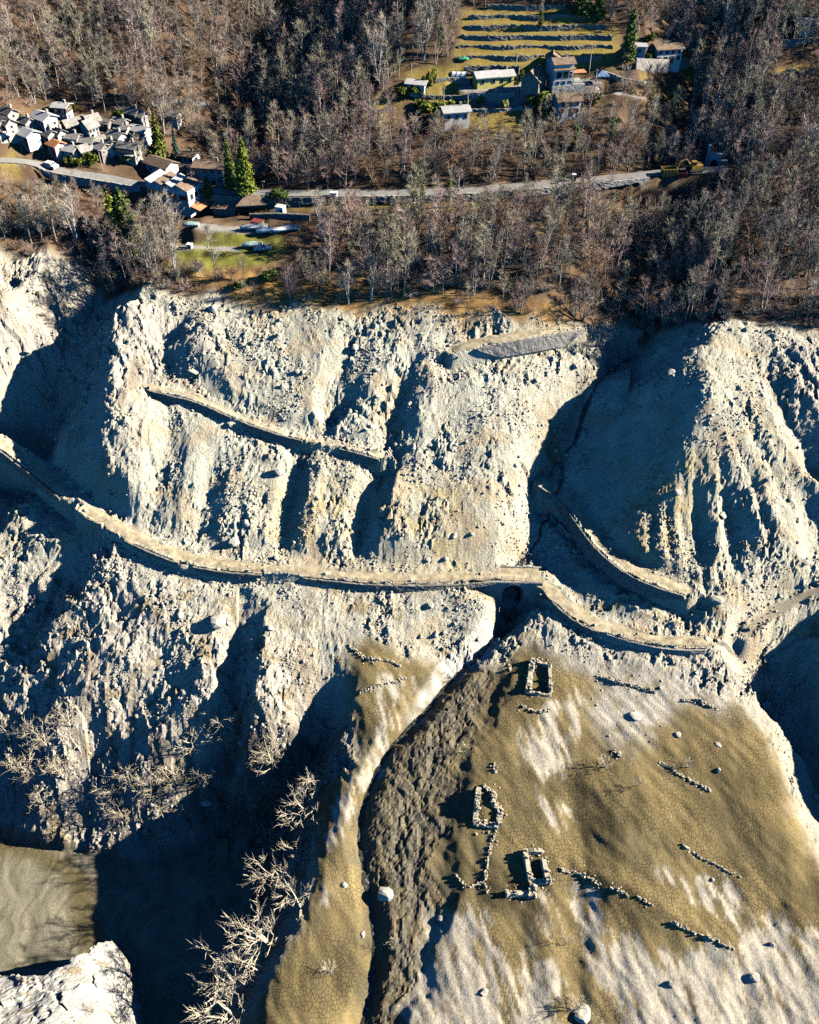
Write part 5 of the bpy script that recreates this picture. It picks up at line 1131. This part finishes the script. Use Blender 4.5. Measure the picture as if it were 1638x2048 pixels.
def house(label, u, v, W, D, h, rz, wall='stone', roof='stone', pitch=28, front=(2, 1), side=(1, 1), door=True, chim=True, shut=False, cat='house', name='house', upper=None, balcony=False, ww=0.7, wh=0.9):
    p = put(u, v); low = 2.5
    if u < 312 and v < 330: W, D, h, low, ww, wh = W * 0.80, D * 0.78, h * 0.64, 1.2, 0.5, 0.62          # the old village: small low houses
    rz = math.radians(rz); root = empty(name, p, rz); tag(root, label, cat); pt = math.radians(pitch)
    mesh_obj('wall', *gable_body(W, D, h, pt, low), WM[wall], root)
    rf = mesh_obj('roof', *roof_mesh(W, D, h, pt, sag=0.06 if roof == 'stone' else 0), RM[roof], root)
    if chim:
        box_part('chimney', W * 0.22, D * 0.12, h + D / 2 * math.tan(pt) + 0.35, 0.5, 0.5, 1.1, M_CHIM, rf)
    nf, sf = front; ns, ss = side
    for s in range(sf):
        z = h - 0.7 - s * min(1.9, h * 0.45) if sf > 1 else h * 0.62
        for i in range(nf):
            x = -W / 2 + W * (i + 0.5) / nf
            if door and s == sf - 1 and i == nf // 2 and sf > 1: continue
            window(root, x, -D / 2 - 0.02, z, ww, wh, 0, shut and s == 0)
    for s in range(ss):
        z = h - 0.7 - s * min(1.9, h * 0.45) if ss > 1 else h * 0.62
        for i in range(ns): window(root, W / 2 + 0.02, -D / 2 + D * (i + 0.5) / ns, z, ww, wh, math.pi / 2)
    if door: ubox('door', U_DOOR, root, (W * (0.12 if sf > 1 else 0.3), -D / 2 - 0.02, 0.75), (0.9, 0.12, 1.7))
    if upper:
        V, F = gable_body(W + 0.06, D + 0.06, h, pt, -h * 0.5); mesh_obj('upper_cladding', V, F, WM[upper], root)
    if balcony:
        b = box_part('balcony', 0, -D / 2 - 0.5, h * 0.5, W * 0.9, 1.0, 0.14, WM['grey'], root)
        for i in range(7): box_part('baluster', -W * 0.42 + W * 0.84 * i / 6, -0.44, 0.45, 0.07, 0.07, 0.85, WM['dark'], b)
        box_part('handrail', 0, -0.44, 0.9, W * 0.88, 0.09, 0.08, WM['dark'], b)
    return root
V_ = -38
for a in (
 ('large white two storey house with a broad sunlit gable in the village', 95, 262, 5.6, 4.8, 5.2, V_, 'white', 'grey', 24, (4, 2), (2, 1), True, True),
 ('white house with pale tin roof and blank bright gable, left of the village', 60, 285, 5.2, 4.4, 3.6, V_, 'white', 'tin', 24, (2, 1), (0, 0), True, False),
 ('stand-alone house with dark upper storey above the village', 128, 233, 4.2, 3.8, 3.9, -12, 'blue', 'grey', 16, (2, 2), (1, 1), False, True, False, 'house', 'house', 'dark'),
 ('stone house with pale gable at the upper left of the village', 22, 238, 3.6, 3.4, 2.6, V_, 'cream', 'stone', 32, (1, 1), (1, 1), False),
 ('two storey house with balcony at the left end of the village', 20, 268, 3.8, 3.6, 4.2, V_, 'cream', 'stone', 34, (2, 2), (1, 2), True, False, False, 'house', 'house', None, True),
 ('small house with white gable behind the tin roofed house', 56, 256, 3.8, 3.2, 2.6, V_, 'white', 'stone', 32, (1, 1), (1, 1), False),
 ('low stone barn left of the large white house', 68, 262, 3.6, 3.4, 2.2, 35, 'stone', 'stone', 28, (1, 1), (0, 0), True, False),
 ('stone house with white gable in front of the large white house', 101, 284, 4.0, 3.4, 3.2, V_, 'cream', 'stone', 32, (2, 1), (1, 2), True, True),
 ('narrow house with bright gable right of the large white house', 121, 281, 3.2, 3.2, 3.0, V_, 'white', 'stone', 36, (1, 1), (1, 1), False),
 ('dark stone house with steep roof beside a green garden in the village', 143, 264, 3.2, 3.4, 3.0, 40, 'stone', 'stone', 36, (1, 1), (1, 1), True),
 ('long low house with a row of white framed openings', 147, 288, 4.6, 3.2, 2.8, -15, 'grey', 'stone', 26, (4, 1), (1, 1), False),
 ('house with the only orange tiled roof in the village', 116, 308, 3.6, 3.4, 3.8, V_, 'pink', 'orange', 26, (1, 2), (1, 1), True, False),
 ('pale house with wide grey roof at the lower edge of the village', 143, 312, 4.8, 3.8, 2.8, -22, 'white', 'grey', 24, (2, 1), (1, 1), True),
 ('highest stone house at the right of the village', 270, 240, 3.8, 3.4, 3.0, -30, 'stone', 'stone', 30, (2, 1), (1, 1), True),
 ('narrow house with tall white end wall below the highest stone house', 284, 250, 3.0, 2.8, 3.8, -28, 'white', 'stone', 30, (1, 2), (0, 0), False, True),
 ('stone house with tall gable behind the grey arched house', 187, 256, 3.6, 3.4, 3.2, 42, 'stone', 'stone', 36, (1, 1), (1, 1), True),
 ('grey stone house with a gable of three tall windows', 182, 270, 3.4, 4.0, 3.6, 52, 'grey', 'stone', 38, (3, 1), (3, 1), False, False),
 ('small stone cottage left of the dark gabled house', 158, 254, 3.2, 3.0, 2.4, 42, 'stone', 'stone', 34, (1, 1), (1, 1), False, False),
 ('low stone hut between gardens in the middle of the village', 212, 254, 3.4, 2.6, 2.0, -20, 'stone', 'stone', 28, (1, 1), (0, 0), True, False),
 ('stone house with two chimneys in the upper right of the village', 243, 257, 3.6, 3.2, 2.6, -25, 'stone', 'stone', 30, (1, 1), (1, 1), True),
 ('house with white right end and dark front left of the shuttered house', 250, 271, 3.6, 3.2, 3.0, -22, 'cream', 'stone', 24, (2, 1), (0, 0), True),
 ('big pale house with blue shutters at the right of the village', 284, 280, 5.0, 4.0, 4.2, -22, 'white', 'grey', 22, (3, 2), (0, 0), True, True, True),
 ('central house with broad stone roof above white walls', 236, 288, 4.4, 3.8, 3.2, -30, 'white', 'stone', 30, (2, 1), (2, 1), True),
 ('house with a red painted gable', 266, 292, 3.0, 3.0, 2.8, -55, 'red', 'stone', 32, (1, 1), (1, 1), False, False),
 ('stone house with sun bleached roof left of centre in the village', 178, 296, 4.0, 3.2, 2.8, -15, 'stone', 'stone', 28, (2, 1), (1, 1), True),
 ('small stone house with chimney in the crowded middle of the village', 200, 294, 3.0, 3.0, 2.6, 40, 'stone', 'stone', 34, (1, 1), (1, 1), False),
 ('small house with bright white gable below the central house', 222, 303, 3.4, 3.4, 3.0, V_, 'white', 'stone', 32, (1, 1), (1, 1), False),
 ('tall stone house with wide roof at the lower edge of the village', 204, 312, 4.0, 3.6, 3.6, -30, 'stone', 'stone', 28, (1, 2), (2, 1), True),
 ('dark gabled stone house behind the yellow shrubs', 172, 312, 3.6, 3.2, 2.8, 45, 'stone', 'stone', 34, (1, 1), (1, 1), True, False),
 ('house with long wooden balconies at the lower right of the village', 262, 315, 5.4, 4.0, 4.4, -18, 'cream', 'stone', 26, (3, 2), (1, 2), True, True, False, 'house', 'house', None, True),
 ('half hidden stone house at the left edge of the photo', 2, 262, 3.6, 3.2, 3.0, V_, 'stone', 'stone', 32, (1, 1), (1, 1), True, False),
 ('small cottage in the dark field right of the village', 350, 246, 2.6, 2.4, 2.2, -15, 'white', 'stone', 28, (2, 1), (0, 0), False, False),
 # by the road
 ('long building with blank white gable beside the road', 327, 352, 6.6, 4.0, 3.2, -34, 'white', 'brown', 24, (2, 1), (0, 0), True, False),
 ('pale blue roofless looking house above the road', 381, 332, 4.0, 3.4, 3.0, -22, 'blue', 'brown', 12, (3, 2), (1, 1), False, True),
 ('low open garage with brown roof between two roadside houses', 374, 358, 5.0, 3.4, 2.6, -10, 'stone', 'brown', 14, (2, 1), (0, 0), False, False),
 ('long roadside house with brown roof and white upper storey', 426, 366, 7.0, 4.2, 4.4, -8, 'white', 'brown', 18, (4, 2), (1, 1), True, True),
 ('low shed with brown roof in front of the retaining wall', 452, 424, 5.0, 2.6, 1.4, -6, 'stone', 'brown', 18, (0, 0), (0, 0), False, False),
 # hamlet
 ('left half of the yellow house with two large dark windows', 971, 172, 5.4, 4.0, 2.6, 14, 'yellow', 'grey', 20, (2, 1), (0, 0), False, False),
 ('right half of the yellow house with two small windows', 1006, 170, 4.0, 3.8, 2.6, 14, 'yellow', 'grey', 20, (2, 1), (1, 1), False, True),
 ('dark stone house with steep wooden gable beside the yellow house', 1066, 180, 4.6, 4.4, 3.0, 62, 'stone', 'brown', 40, (2, 1), (2, 2), True, False),
 ('lower white house with dark door at the lower right of the hamlet', 1132, 224, 5.4, 4.2, 3.2, 12, 'white', 'brown', 24, (3, 2), (1, 1), True, False),
 ('low white house with flat grey roof at the lower left of the hamlet', 910, 243, 6.0, 4.0, 2.8, 12, 'white', 'grey', 14, (3, 1), (1, 1), False, True),
 ('flat white annex left of the low white house', 876, 251, 3.8, 3.0, 1.7, 12, 'white', 'brown', 8, (2, 1), (0, 0), False, False),
 ('small hut with pale roof among laurels at the left of the hamlet', 834, 184, 4.4, 3.0, 2.2, -16, 'white', 'grey', 16, (1, 1), (1, 1), False, False),
 ('little white cottage with dark gable behind the tower house', 1104, 134, 2.6, 2.8, 2.4, 82, 'white', 'brown', 30, (0, 0), (2, 1), False, False),
 ('two storey white house with dark windows at the upper right', 1330, 121, 6.4, 4.0, 3.2, 12, 'white', 'brown', 16, (4, 2), (1, 2), True, False),
 ('grey shed left of the upper right white house', 1277, 112, 2.6, 2.4, 2.4, -6, 'grey', 'grey', 8, (1, 1), (0, 0), False, False),
 ('house with pale blue roof in the wood near the top right corner', 1610, 62, 4.4, 3.4, 2.2, -8, 'white', 'tin', 18, (2, 1), (1, 1), False, False),
): house(*a)

def tower_house():
    p = put(1118, 190); rz = math.radians(10); root = empty('tower_house', p, rz); tag(root, 'tall white tower house on a broad stone base in the hamlet', 'house')
    bx = mesh_obj('stone_base', *gable_body(8.0, 5.0, 2.8, 0.01), WM['rubble'], root); bx.location = (1.4, 0.2, 0)
    w = mesh_obj('wall', *gable_body(4.6, 4.2, 7.6, math.radians(18), 0), WM['white'], root)
    mesh_obj('roof', *roof_mesh(4.6, 4.2, 7.6, math.radians(18)), RM['brown'], root)
    b = mesh_obj('lower_roof', *roof_mesh(4.6, 1.2, 0, math.radians(18), 0.3), RM['brown'], root); b.location = (0, -2.0, 6.4)
    for x in (-1.1, 0.5): window(root, x, -2.12, 5.2, 1.25, 1.35, 0)
    for x in (-1.2, 0.2): window(root, x, -2.12, 3.5, 0.55, 0.7, 0)
    for z in (5.6, 4.9, 3.6): window(root, 1.75, -2.12, z, 0.5, 0.45, 0)
    for x in (-1, 0.8): window(root, 2.32, x, 5.2, 0.7, 1.1, math.pi / 2)
    box_part('terrace_awning', 4.4, 0.4, 5.0, 3.2, 2.4, 0.12, RM['orange'], root)
    for x in (3.0, 5.8): box_part('awning_post', x, -0.7, 3.9, 0.14, 0.14, 2.2, WM['dark'], root)
    for i in range(8): box_part('baluster', 2.6 + i * 0.38, -2.15, 3.25, 0.09, 0.09, 0.85, WM['grey'], root)
    box_part('handrail', 3.95, -2.15, 3.72, 2.9, 0.1, 0.1, WM['grey'], root)
    box_part('chimney', 1.2, 0.8, 8.6, 0.5, 0.5, 1.0, M_CHIM, root)
tower_house()
def saw_tooth():
    p = put(352, 396); root = empty('saw_tooth_building', p, math.radians(-24)); tag(root, 'white building with a saw-tooth roof of four slanting bays below the road', 'building')
    W, D, h, n = 11.0, 5.6, 3.4, 4; bw = W / n; V, F = [], []
    for i in range(n):
        x0, x1 = -W / 2 + i * bw, -W / 2 + (i + 1) * bw; b = len(V)
        for y in (-D / 2, D / 2): V += [(x0, y, -2.5), (x1, y, -2.5), (x1, y, h), (x0, y, h + 1.1)]
        F += [tuple(b + k for k in f) for f in ((0, 1, 2, 3), (7, 6, 5, 4), (0, 3, 7, 4), (1, 5, 6, 2), (3, 2, 6, 7))]
        o = box_part('roof_bay', (x0 + x1) / 2, 0, h + 0.68, bw + 0.15, D + 0.5, 0.14, RM['brown'] if i % 2 else RM['grey'], root); o.rotation_euler = (0, math.atan2(1.1, bw), 0)
        window(root, (x0 + x1) / 2, -D / 2 - 0.02, 1.9, bw * 0.72, 1.1, 0)
    mesh_obj('wall', V, F, WM['white'], root)
    box_part('plinth_band', 0, -D / 2 - 0.06, 0.9, W, 0.14, 0.5, WM['grey'], root)
    for y in (-1.5, 0.3, 1.8): window(root, W / 2 + 0.02, y, 1.9, 0.9, 1.2, math.pi / 2)
    a = box_part('porch_roof', W / 2 + 1.2, -0.5, -0.2, 2.6, 4.2, 0.12, RM['orange'], root); a.rotation_euler = (0, 0.25, 0)
saw_tooth()
def hip_hut():
    p = put(505, 418); root = empty('open_hut', p, math.radians(8)); tag(root, 'open hut with a wide brown hipped roof on posts beside the boat yard', 'hut')
    x, y, z, r = 3.6, 2.3, 1.9, 3.2
    V = [(-x, -y, z), (x, -y, z), (x, y, z), (-x, y, z), (-1.3, 0, r), (1.3, 0, r), (-x, -y, z - 0.15), (x, -y, z - 0.15), (x, y, z - 0.15), (-x, y, z - 0.15)]
    mesh_obj('roof', V, [(0, 1, 5, 4), (1, 2, 5), (2, 3, 4, 5), (3, 0, 4), (6, 7, 1, 0), (7, 8, 2, 1), (8, 9, 3, 2), (9, 6, 0, 3), (9, 8, 7, 6)], RM['brown'], root)
    for sx in (-1, 1):
        for sy in (-1, 1): box_part('post', sx * 3.1, sy * 1.9, 0.7, 0.18, 0.18, 2.4, WM['dark'], root)
    box_part('back_wall', 0, 1.9, 0.6, 6.2, 0.2, 2.4, WM['stone'], root); box_part('white_panel', 3.4, 0.4, 0.8, 0.2, 1.6, 1.8, WM['white'], root)
hip_hut()
def portal():
    p = put(1426, 336); root = empty('tunnel_portal', p, math.radians(-15)); tag(root, 'pale stone tunnel portal with an arch in the shaded ravine', 'portal')
    W, h, R = 3.0, 3.6, 0.85; V, F = [], []; arc = [(-R, 0)] + [(R * math.cos(a), 1.3 + R * math.sin(a)) for a in np.linspace(math.pi, 0, 9)] + [(R, 0)]; n = len(arc)
    for y in (-0.5, 0.5):
        V += [(x, y, z) for x, z in arc] + [(x, y, h) for x, z in arc] + [(-W / 2, y, 0), (-W / 2, y, h), (W / 2, y, 0), (W / 2, y, h)]
    S = 2 * n + 4
    for s, fl in ((0, 0), (S, 1)):
        q = [(s + i, s + i + 1, s + n + i + 1, s + n + i) for i in range(1, n - 2)] + [(s + 2 * n, s, s + n, s + 2 * n + 1), (s + n - 1, s + 2 * n + 2, s + 2 * n + 3, s + 2 * n - 1)]
        F += [f[::-1] if fl else f for f in q]
    F += [(i, S + i, S + i + 1, i + 1) for i in range(n - 1)] + [(2 * n + 1, 2 * n + 3, S + 2 * n + 3, S + 2 * n + 1), (2 * n, 2 * n + 1, S + 2 * n + 1, S + 2 * n), (2 * n + 3, 2 * n + 2, S + 2 * n + 2, S + 2 * n + 3)]
    mesh_obj('arch_wall', V, F, WM['grey'], root); box_part('pier', -1.7, 0, 2.6, 0.7, 1.0, 5.4, WM['grey'], root); box_part('wing_wall', 2.2, 0.2, 0.8, 1.6, 0.7, 2.4, WM['grey'], root)
portal()

# ------------------------------------------------------------------ machines, boats and small things
M_YEL = simple('machine_yellow', (0.36, 0.23, 0.06), 0.6, 0.2, 2.0, 0.0); M_BLK = simple('rubber_black', (0.03, 0.03, 0.03), 0.8, 0.2, 2.0, 0.0); M_REDP = simple('red_paint', (0.20, 0.05, 0.045), 0.6, 0.2, 2.0, 0.0); M_GRNP = simple('green_paint', (0.09, 0.16, 0.08), 0.7, 0.2, 2.0, 0.0); M_BLUE_T = simple('blue_tarp', (0.13, 0.21, 0.32), 0.6, 0.3, 1.5, 0.05); M_WHT = simple('white_paint', (0.75, 0.74, 0.72), 0.5, 0.05, 2.0, 0.0); M_TEAL = simple('teal_tarp', (0.28, 0.38, 0.35), 0.6, 0.3, 1.5, 0.05); M_POLE = simple('pole_wood', (0.40, 0.37, 0.32), 0.9, 0.2, 2.0, 0.0)
def excavator():
    p = put(1388, 343); root = empty('excavator', p, math.radians(10)); tag(root, 'yellow excavator parked on the road in the shaded ravine', 'excavator')
    for s in (-1, 1):
        V, F = tube([(-1.5, 0, 0.4), (1.5, 0, 0.4)], 0.4, 8); o = mesh_obj('track', V, F, M_BLK, root); o.location = (0, s * 0.9, 0)
    box_part('body', 0.2, 0, 1.3, 2.6, 1.9, 0.9, M_YEL, root, jit=0.05); c = box_part('cab', -0.6, -0.5, 2.1, 1.1, 0.9, 1.1, M_YEL, root); box_part('cab_window', 0, -0.46, 0.1, 0.9, 0.05, 0.7, M_GLASS, c)
    mesh_obj('boom', *tube([(-1.0, 0.3, 1.6), (-2.3, 0.3, 2.9), (-3.6, 0.3, 2.4)], 0.17, 6), M_YEL, root); mesh_obj('stick', *tube([(-3.5, 0.3, 2.5), (-4.1, 0.3, 0.9)], 0.13, 6), M_YEL, root); box_part('bucket', -4.0, 0.3, 0.6, 0.8, 0.9, 0.6, M_BLK, root, jit=0.08)
excavator()
def skip(label, u, v, L, W, h, mat, rz):
    p = put(u, v); root = empty('container', p, math.radians(rz)); tag(root, label, 'container'); x, y = L / 2, W / 2
    V = [(-x * 0.9, -y, 0), (x * 0.9, -y, 0), (x * 0.9, y, 0), (-x * 0.9, y, 0), (-x, -y, h), (x, -y, h), (x, y, h), (-x, y, h), (-x + 0.1, -y + 0.1, h), (x - 0.1, -y + 0.1, h), (x - 0.1, y - 0.1, h), (-x + 0.1, y - 0.1, h), (-x * 0.9 + 0.1, -y + 0.1, 0.15), (x * 0.9 - 0.1, -y + 0.1, 0.15), (x * 0.9 - 0.1, y - 0.1, 0.15), (-x * 0.9 + 0.1, y - 0.1, 0.15)]
    mesh_obj('shell', V, [(3, 2, 1, 0), (0, 1, 5, 4), (1, 2, 6, 5), (2, 3, 7, 6), (3, 0, 4, 7), (4, 5, 9, 8), (5, 6, 10, 9), (6, 7, 11, 10), (7, 4, 8, 11), (8, 9, 13, 12), (9, 10, 14, 13), (10, 11, 15, 14), (11, 8, 12, 15), (12, 13, 14, 15)], mat, root)
    for i in range(5): box_part('rib', -x * 0.8 + x * 1.6 * i / 4, -y - 0.03, h / 2, 0.1, 0.07, h * 0.9, mat, root)
skip('large yellow skip at the right end of the road', 1337, 350, 3.6, 2.0, 1.7, M_YEL, 5)
skip('dark red skip between the yellow skip and the excavator', 1361, 352, 2.4, 1.8, 1.0, M_REDP, 5)
def shed_box(label, u, v, L, W, h, body, lid, name='container', cat='container', rz=0):
    p = put(u, v); root = empty(name, p, math.radians(rz)); tag(root, label, cat)
    box_part('body', 0, 0, h / 2 - 0.3, L, W, h + 0.6, body, root, jit=0.02); box_part('lid', 0, 0, h + 0.05, L + 0.15, W + 0.15, 0.12, lid, root); ubox('door', U_DOOR, root, (L * 0.2, -W / 2 - 0.03, h * 0.42), (0.6, 0.08, h * 0.7))
shed_box('red and green storage box behind the boats', 516, 455, 2.4, 1.8, 1.5, M_GRNP, M_REDP, rz=-20)
shed_box('small white kiosk beside the boat yard', 562, 428, 1.9, 1.5, 1.8, M_WHT, M_WHT, 'kiosk', 'kiosk', -20)
shed_box('small white box standing on the lawn edge', 380, 496, 1.1, 0.9, 0.9, M_WHT, M_WHT, 'white_box', 'box', -15)
shed_box('white cabinet at the roadside among bare trees', 668, 398, 1.6, 1.0, 1.5, M_WHT, M_WHT, 'roadside_cabinet', 'cabinet', -10)
shed_box('small white cabinet on the road near the ravine', 1147, 362, 0.8, 0.7, 1.5, M_WHT, M_WHT, 'roadside_cabinet', 'cabinet', 0)
def boat(label, u, v, L, W, cover, rz):
    p = put(u, v); root = empty('boat', p, math.radians(rz)); tag(root, label, 'boat'); V, F = [], []; n = 9
    for i in range(n):
        s = i / (n - 1); x = -L / 2 + L * s; w = W / 2 * (math.sin(min(1, s * 1.6 + 0.35) * math.pi / 2) if s < 0.4 else 1) * (1 if s > 0.2 else 0.25 + 3.75 * s); w = W / 2 * min(1, 0.12 + 2.6 * s)
        V += [(x, -w, 1.1), (x, -w * 0.6, 0.55), (x, 0, 0.42 + 0.4 * max(0, 0.3 - s)), (x, w * 0.6, 0.55), (x, w, 1.1)]
    for i in range(n - 1): F += [(5 * i + j, 5 * i + j + 1, 5 * i + 6 + j, 5 * i + 5 + j) for j in range(4)]
    F.append((5 * (n - 1), 5 * (n - 1) + 1, 5 * (n - 1) + 2, 5 * (n - 1) + 3, 5 * (n - 1) + 4)); mesh_obj('hull', V, F, M_WHT, root)
    V2, F2 = [], []
    for i in range(n):
        s = i / (n - 1); w = W / 2 * min(1, 0.12 + 2.6 * s) * 1.02; x = -L / 2 + L * s; V2 += [(x, -w, 1.08), (x, 0, 1.25 + 0.35 * math.sin(s * math.pi)), (x, w, 1.08)]
    for i in range(n - 1): F2 += [(3 * i, 3 * i + 3, 3 * i + 4, 3 * i + 1), (3 * i + 1, 3 * i + 4, 3 * i + 5, 3 * i + 2)]
    mesh_obj('cover', V2, F2, cover, root, smooth=True)
    for sy in (-1, 1):
        o = mesh_obj('trailer_wheel', *tube([(0, -0.09, 0), (0, 0.09, 0)], 0.3, 10), M_BLK, root); o.location = (L * 0.1, sy * W * 0.4, 0.3)
    mesh_obj('trailer_beam', *tube([(-L * 0.62, 0, 0.45), (L * 0.4, 0, 0.4)], 0.07, 5), M_METAL, root)
for a in (('long boat with grey cover on the upper row of the boat yard', 508, 461, 6.0, 1.9, simple('grey_tarp', (0.30, 0.31, 0.34), 0.7, 0.3, 1.5, 0.05), 4), ('boat with bright blue cover behind the long grey one', 530, 468, 3.8, 1.6, M_BLUE_T, 12), ('pale boat at the right end of the boat yard', 565, 466, 4.2, 1.7, M_WHT, 20), ('boat under a patched blue sheet right of the blue one', 582, 462, 4.0, 1.7, M_BLUE_T, -8), ('teal covered boat on the lower row of the lawn', 505, 496, 4.4, 1.7, M_TEAL, 4), ('dark blue covered boat at the end of the lower row', 526, 503, 3.8, 1.6, M_BLUE_T, 10), ('boat with teal cover below the saw-tooth building', 376, 420, 3.6, 1.5, M_TEAL, 0), ('boat with teal cover on the lane left of the lawn', 382, 456, 3.6, 1.5, M_TEAL, 0)): boat(*a)
def tent():
    p = put(1201, 166); root = empty('party_tent', p, 0.1); tag(root, 'small blue pyramid tent on posts right of the hamlet', 'tent'); x = 1.6
    mesh_obj('canopy', [(-x, -x, 2.0), (x, -x, 2.0), (x, x, 2.0), (-x, x, 2.0), (0, 0, 3.0), (-x, -x, 1.75), (x, -x, 1.75), (x, x, 1.75), (-x, x, 1.75)], [(0, 1, 4), (1, 2, 4), (2, 3, 4), (3, 0, 4), (5, 6, 1, 0), (6, 7, 2, 1), (7, 8, 3, 2), (8, 5, 0, 3)], M_BLUE_T, root)
    for sx in (-1, 1):
        for sy in (-1, 1): box_part('post', sx * 1.5, sy * 1.5, 0.9, 0.08, 0.08, 2.2, M_METAL, root)
tent()
def tunnel():
    p = put(918, 154); root = empty('garden_tunnel', p, math.radians(-4)); tag(root, 'white rounded garden tunnel left of the yellow house', 'tunnel'); V, F = [], []
    for i in range(7):
        for j in range(9): a = math.pi * j / 8; V.append((-1.7 + 3.4 * i / 6, 0.9 * math.cos(a), 1.25 * math.sin(a)))
    for i in range(6): F += [(9 * i + j, 9 * i + j + 1, 9 * i + 10 + j, 9 * i + 9 + j) for j in range(8)]
    F += [tuple(range(9)), tuple(range(62, 53, -1))]; mesh_obj('sheet', V, F, M_WHT, root)
    for i in (0, 2, 4, 6): mesh_obj('hoop', *tube([(-1.7 + 3.4 * i / 6, 0.93 * math.cos(math.pi * j / 8), 1.28 * math.sin(math.pi * j / 8)) for j in range(9)], 0.04, 4), M_METAL, root)
tunnel()
o = bpy.data.objects.new('tarp_heap', ROCKS[2].copy()); COL.objects.link(o); o.data.materials[0] = simple('green_tarp', (0.05, 0.30, 0.14), 0.6, 0.3, 2.0, 0.05); o.location = Vector(put(926, 121)) + Vector((0, 0, 0.5)); o.scale = (2.0, 1.6, 1.4); tag(o, 'heap under a bright green tarpaulin at the left of the terraces', 'heap')
def pole(u, v, hpx, label, arm=False, lamp=False):
    p = put(u, v); f = pix(p)[2]; h = hpx / FPX * f / 0.93; root = empty('lamp_post' if lamp else 'utility_pole', p); tag(root, label, 'lamp post' if lamp else 'pole')
    mesh_obj('shaft', *tube([(0, 0, -0.5), (0, 0, h)], (0.12, 0.09), 6), M_POLE, root)
    if lamp: box_part('lamp_head', 0.25, 0, h, 0.7, 0.2, 0.14, M_WHT, root)
    else: box_part('crossarm', 0, 0, h - 0.4, 1.1, 0.1, 0.1, M_POLE, root)
for a in ((823, 162, 30, 'pole at the small hut left of the hamlet'), (887, 208, 30, 'pole on the meadow left of the yellow house'), (935, 218, 30, 'pole behind the low white house'), (990, 212, 32, 'pole on the lane below the yellow house'), (1035, 183, 48, 'tall pole right of the yellow house'), (1032, 140, 30, 'pole at the foot of the terraces'), (1178, 146, 46, 'tall pole on the shaded right part of the terraces'), (1188, 190, 46, 'pole beside the blue tent'), (1106, 190, 24, 'thin pole in front of the tower house base'), (493, 395, 24, 'pole at the foot of the right cypress'), (331, 322, 22, 'pole beside the yellow-green spruce'), (334, 165, 40, 'pole in the dark meadow above the village'), (350, 182, 22, 'short pole in the dark meadow above the village')): pole(*a)
for a in ((44, 302, 22, 'lamp post at the road bend below the village'), (526, 380, 16, 'lamp post on the road right of the cypresses'), (205, 340, 36, 'lamp post among bare trees below the village')): pole(*a, lamp=True)
def car(u, v, mat, label, rz):
    p = put(u, v); root = empty('parked_car', p, math.radians(rz)); tag(root, label, 'car'); pr = [(-2, 0.35), (-2, 0.85), (-1.3, 0.95), (-0.8, 1.45), (0.9, 1.45), (1.4, 0.95), (2, 0.85), (2, 0.35)]; n = len(pr)
    V = [(x, s * (0.85 if z < 1.2 else 0.7), z) for s in (-1, 1) for x, z in pr]; F = [tuple(range(n)), tuple(range(2 * n - 1, n - 1, -1))] + [(i, n + i, n + (i + 1) % n, (i + 1) % n) for i in range(n)]
    mesh_obj('body', V, F, mat, root)
    box_part('side_window', 0, -0.79, 1.2, 1.7, 0.04, 0.36, M_GLASS, root); box_part('windscreen', 1.22, 0, 1.2, 0.06, 1.3, 0.4, M_GLASS, root)
    for x in (-1.25, 1.25):
        for s in (-1, 1): o = mesh_obj('wheel', *tube([(0, -0.1, 0), (0, 0.1, 0)], 0.32, 10), M_BLK, root); o.location = (x, s * 0.8, 0.32)
car(8, 275, M_WHT, 'white car parked at the left end of the village', -8)
car(100, 336, M_WHT, 'white car on the road bend below the village', -25)
car(1580, 152, simple('car_dark', (0.06, 0.10, 0.12), 0.4, 0.05, 2.0, 0.0), 'dark car on the terrace at the right edge', 8)
# garden and support walls around the houses
def garden_wall(px, hgt, label, mat=M_WALL, seed=0):
    ln = line_px(px); ln = smooth_line(ln, 1); V, F = wall_mesh(ln, 0.5, hgt, 1.0, seed); tag(mesh_obj('garden_wall', V, F, mat), label, 'wall', None, 'thing')
for i, (px, h, lab, m) in enumerate((([(0, 280), (20, 281), (46, 278)], 1.0, 'pale garden wall at the left edge of the village', M_CONC), ([(1040, 190), (1070, 192), (1098, 186)], 1.6, 'lawn topped wall in front of the dark stone house', M_WALL), ([(1270, 136), (1320, 138), (1375, 134)], 2.2, 'high grey wall below the upper right white house', M_WALL), ([(1540, 165), (1590, 160), (1645, 150)], 2.0, 'stone wall of the terrace at the right edge', M_WALLD), ([(1560, 90), (1600, 88), (1645, 84)], 1.2, 'low wall in the wood near the top right corner', M_WALL), ([(500, 438), (560, 436), (620, 440)], 1.2, 'mossy wall behind the boat yard', M_WALLD), ([(300, 210), (360, 205), (420, 212)], 0.9, 'pale wall in the dark meadow right of the village', M_WALL), ([(850, 198), (900, 200), (945, 198)], 1.0, 'dry wall across the meadow left of the yellow house', M_WALLD), ([(870, 165), (910, 163), (940, 168)], 1.0, 'short dry wall beside the garden tunnel', M_WALLD), ([(700, 225), (740, 228), (790, 222)], 0.8, 'low terrace edge in the wood left of the hamlet', M_WALLD), ([(1300, 100), (1340, 84), (1410, 84)], 0.8, 'dry wall above the upper right white house', M_WALLD), ([(1210, 150), (1250, 165), (1300, 172)], 0.9, 'pale path wall right of the blue tent', M_WALL))): garden_wall(px, h, lab, m, 120 + i)
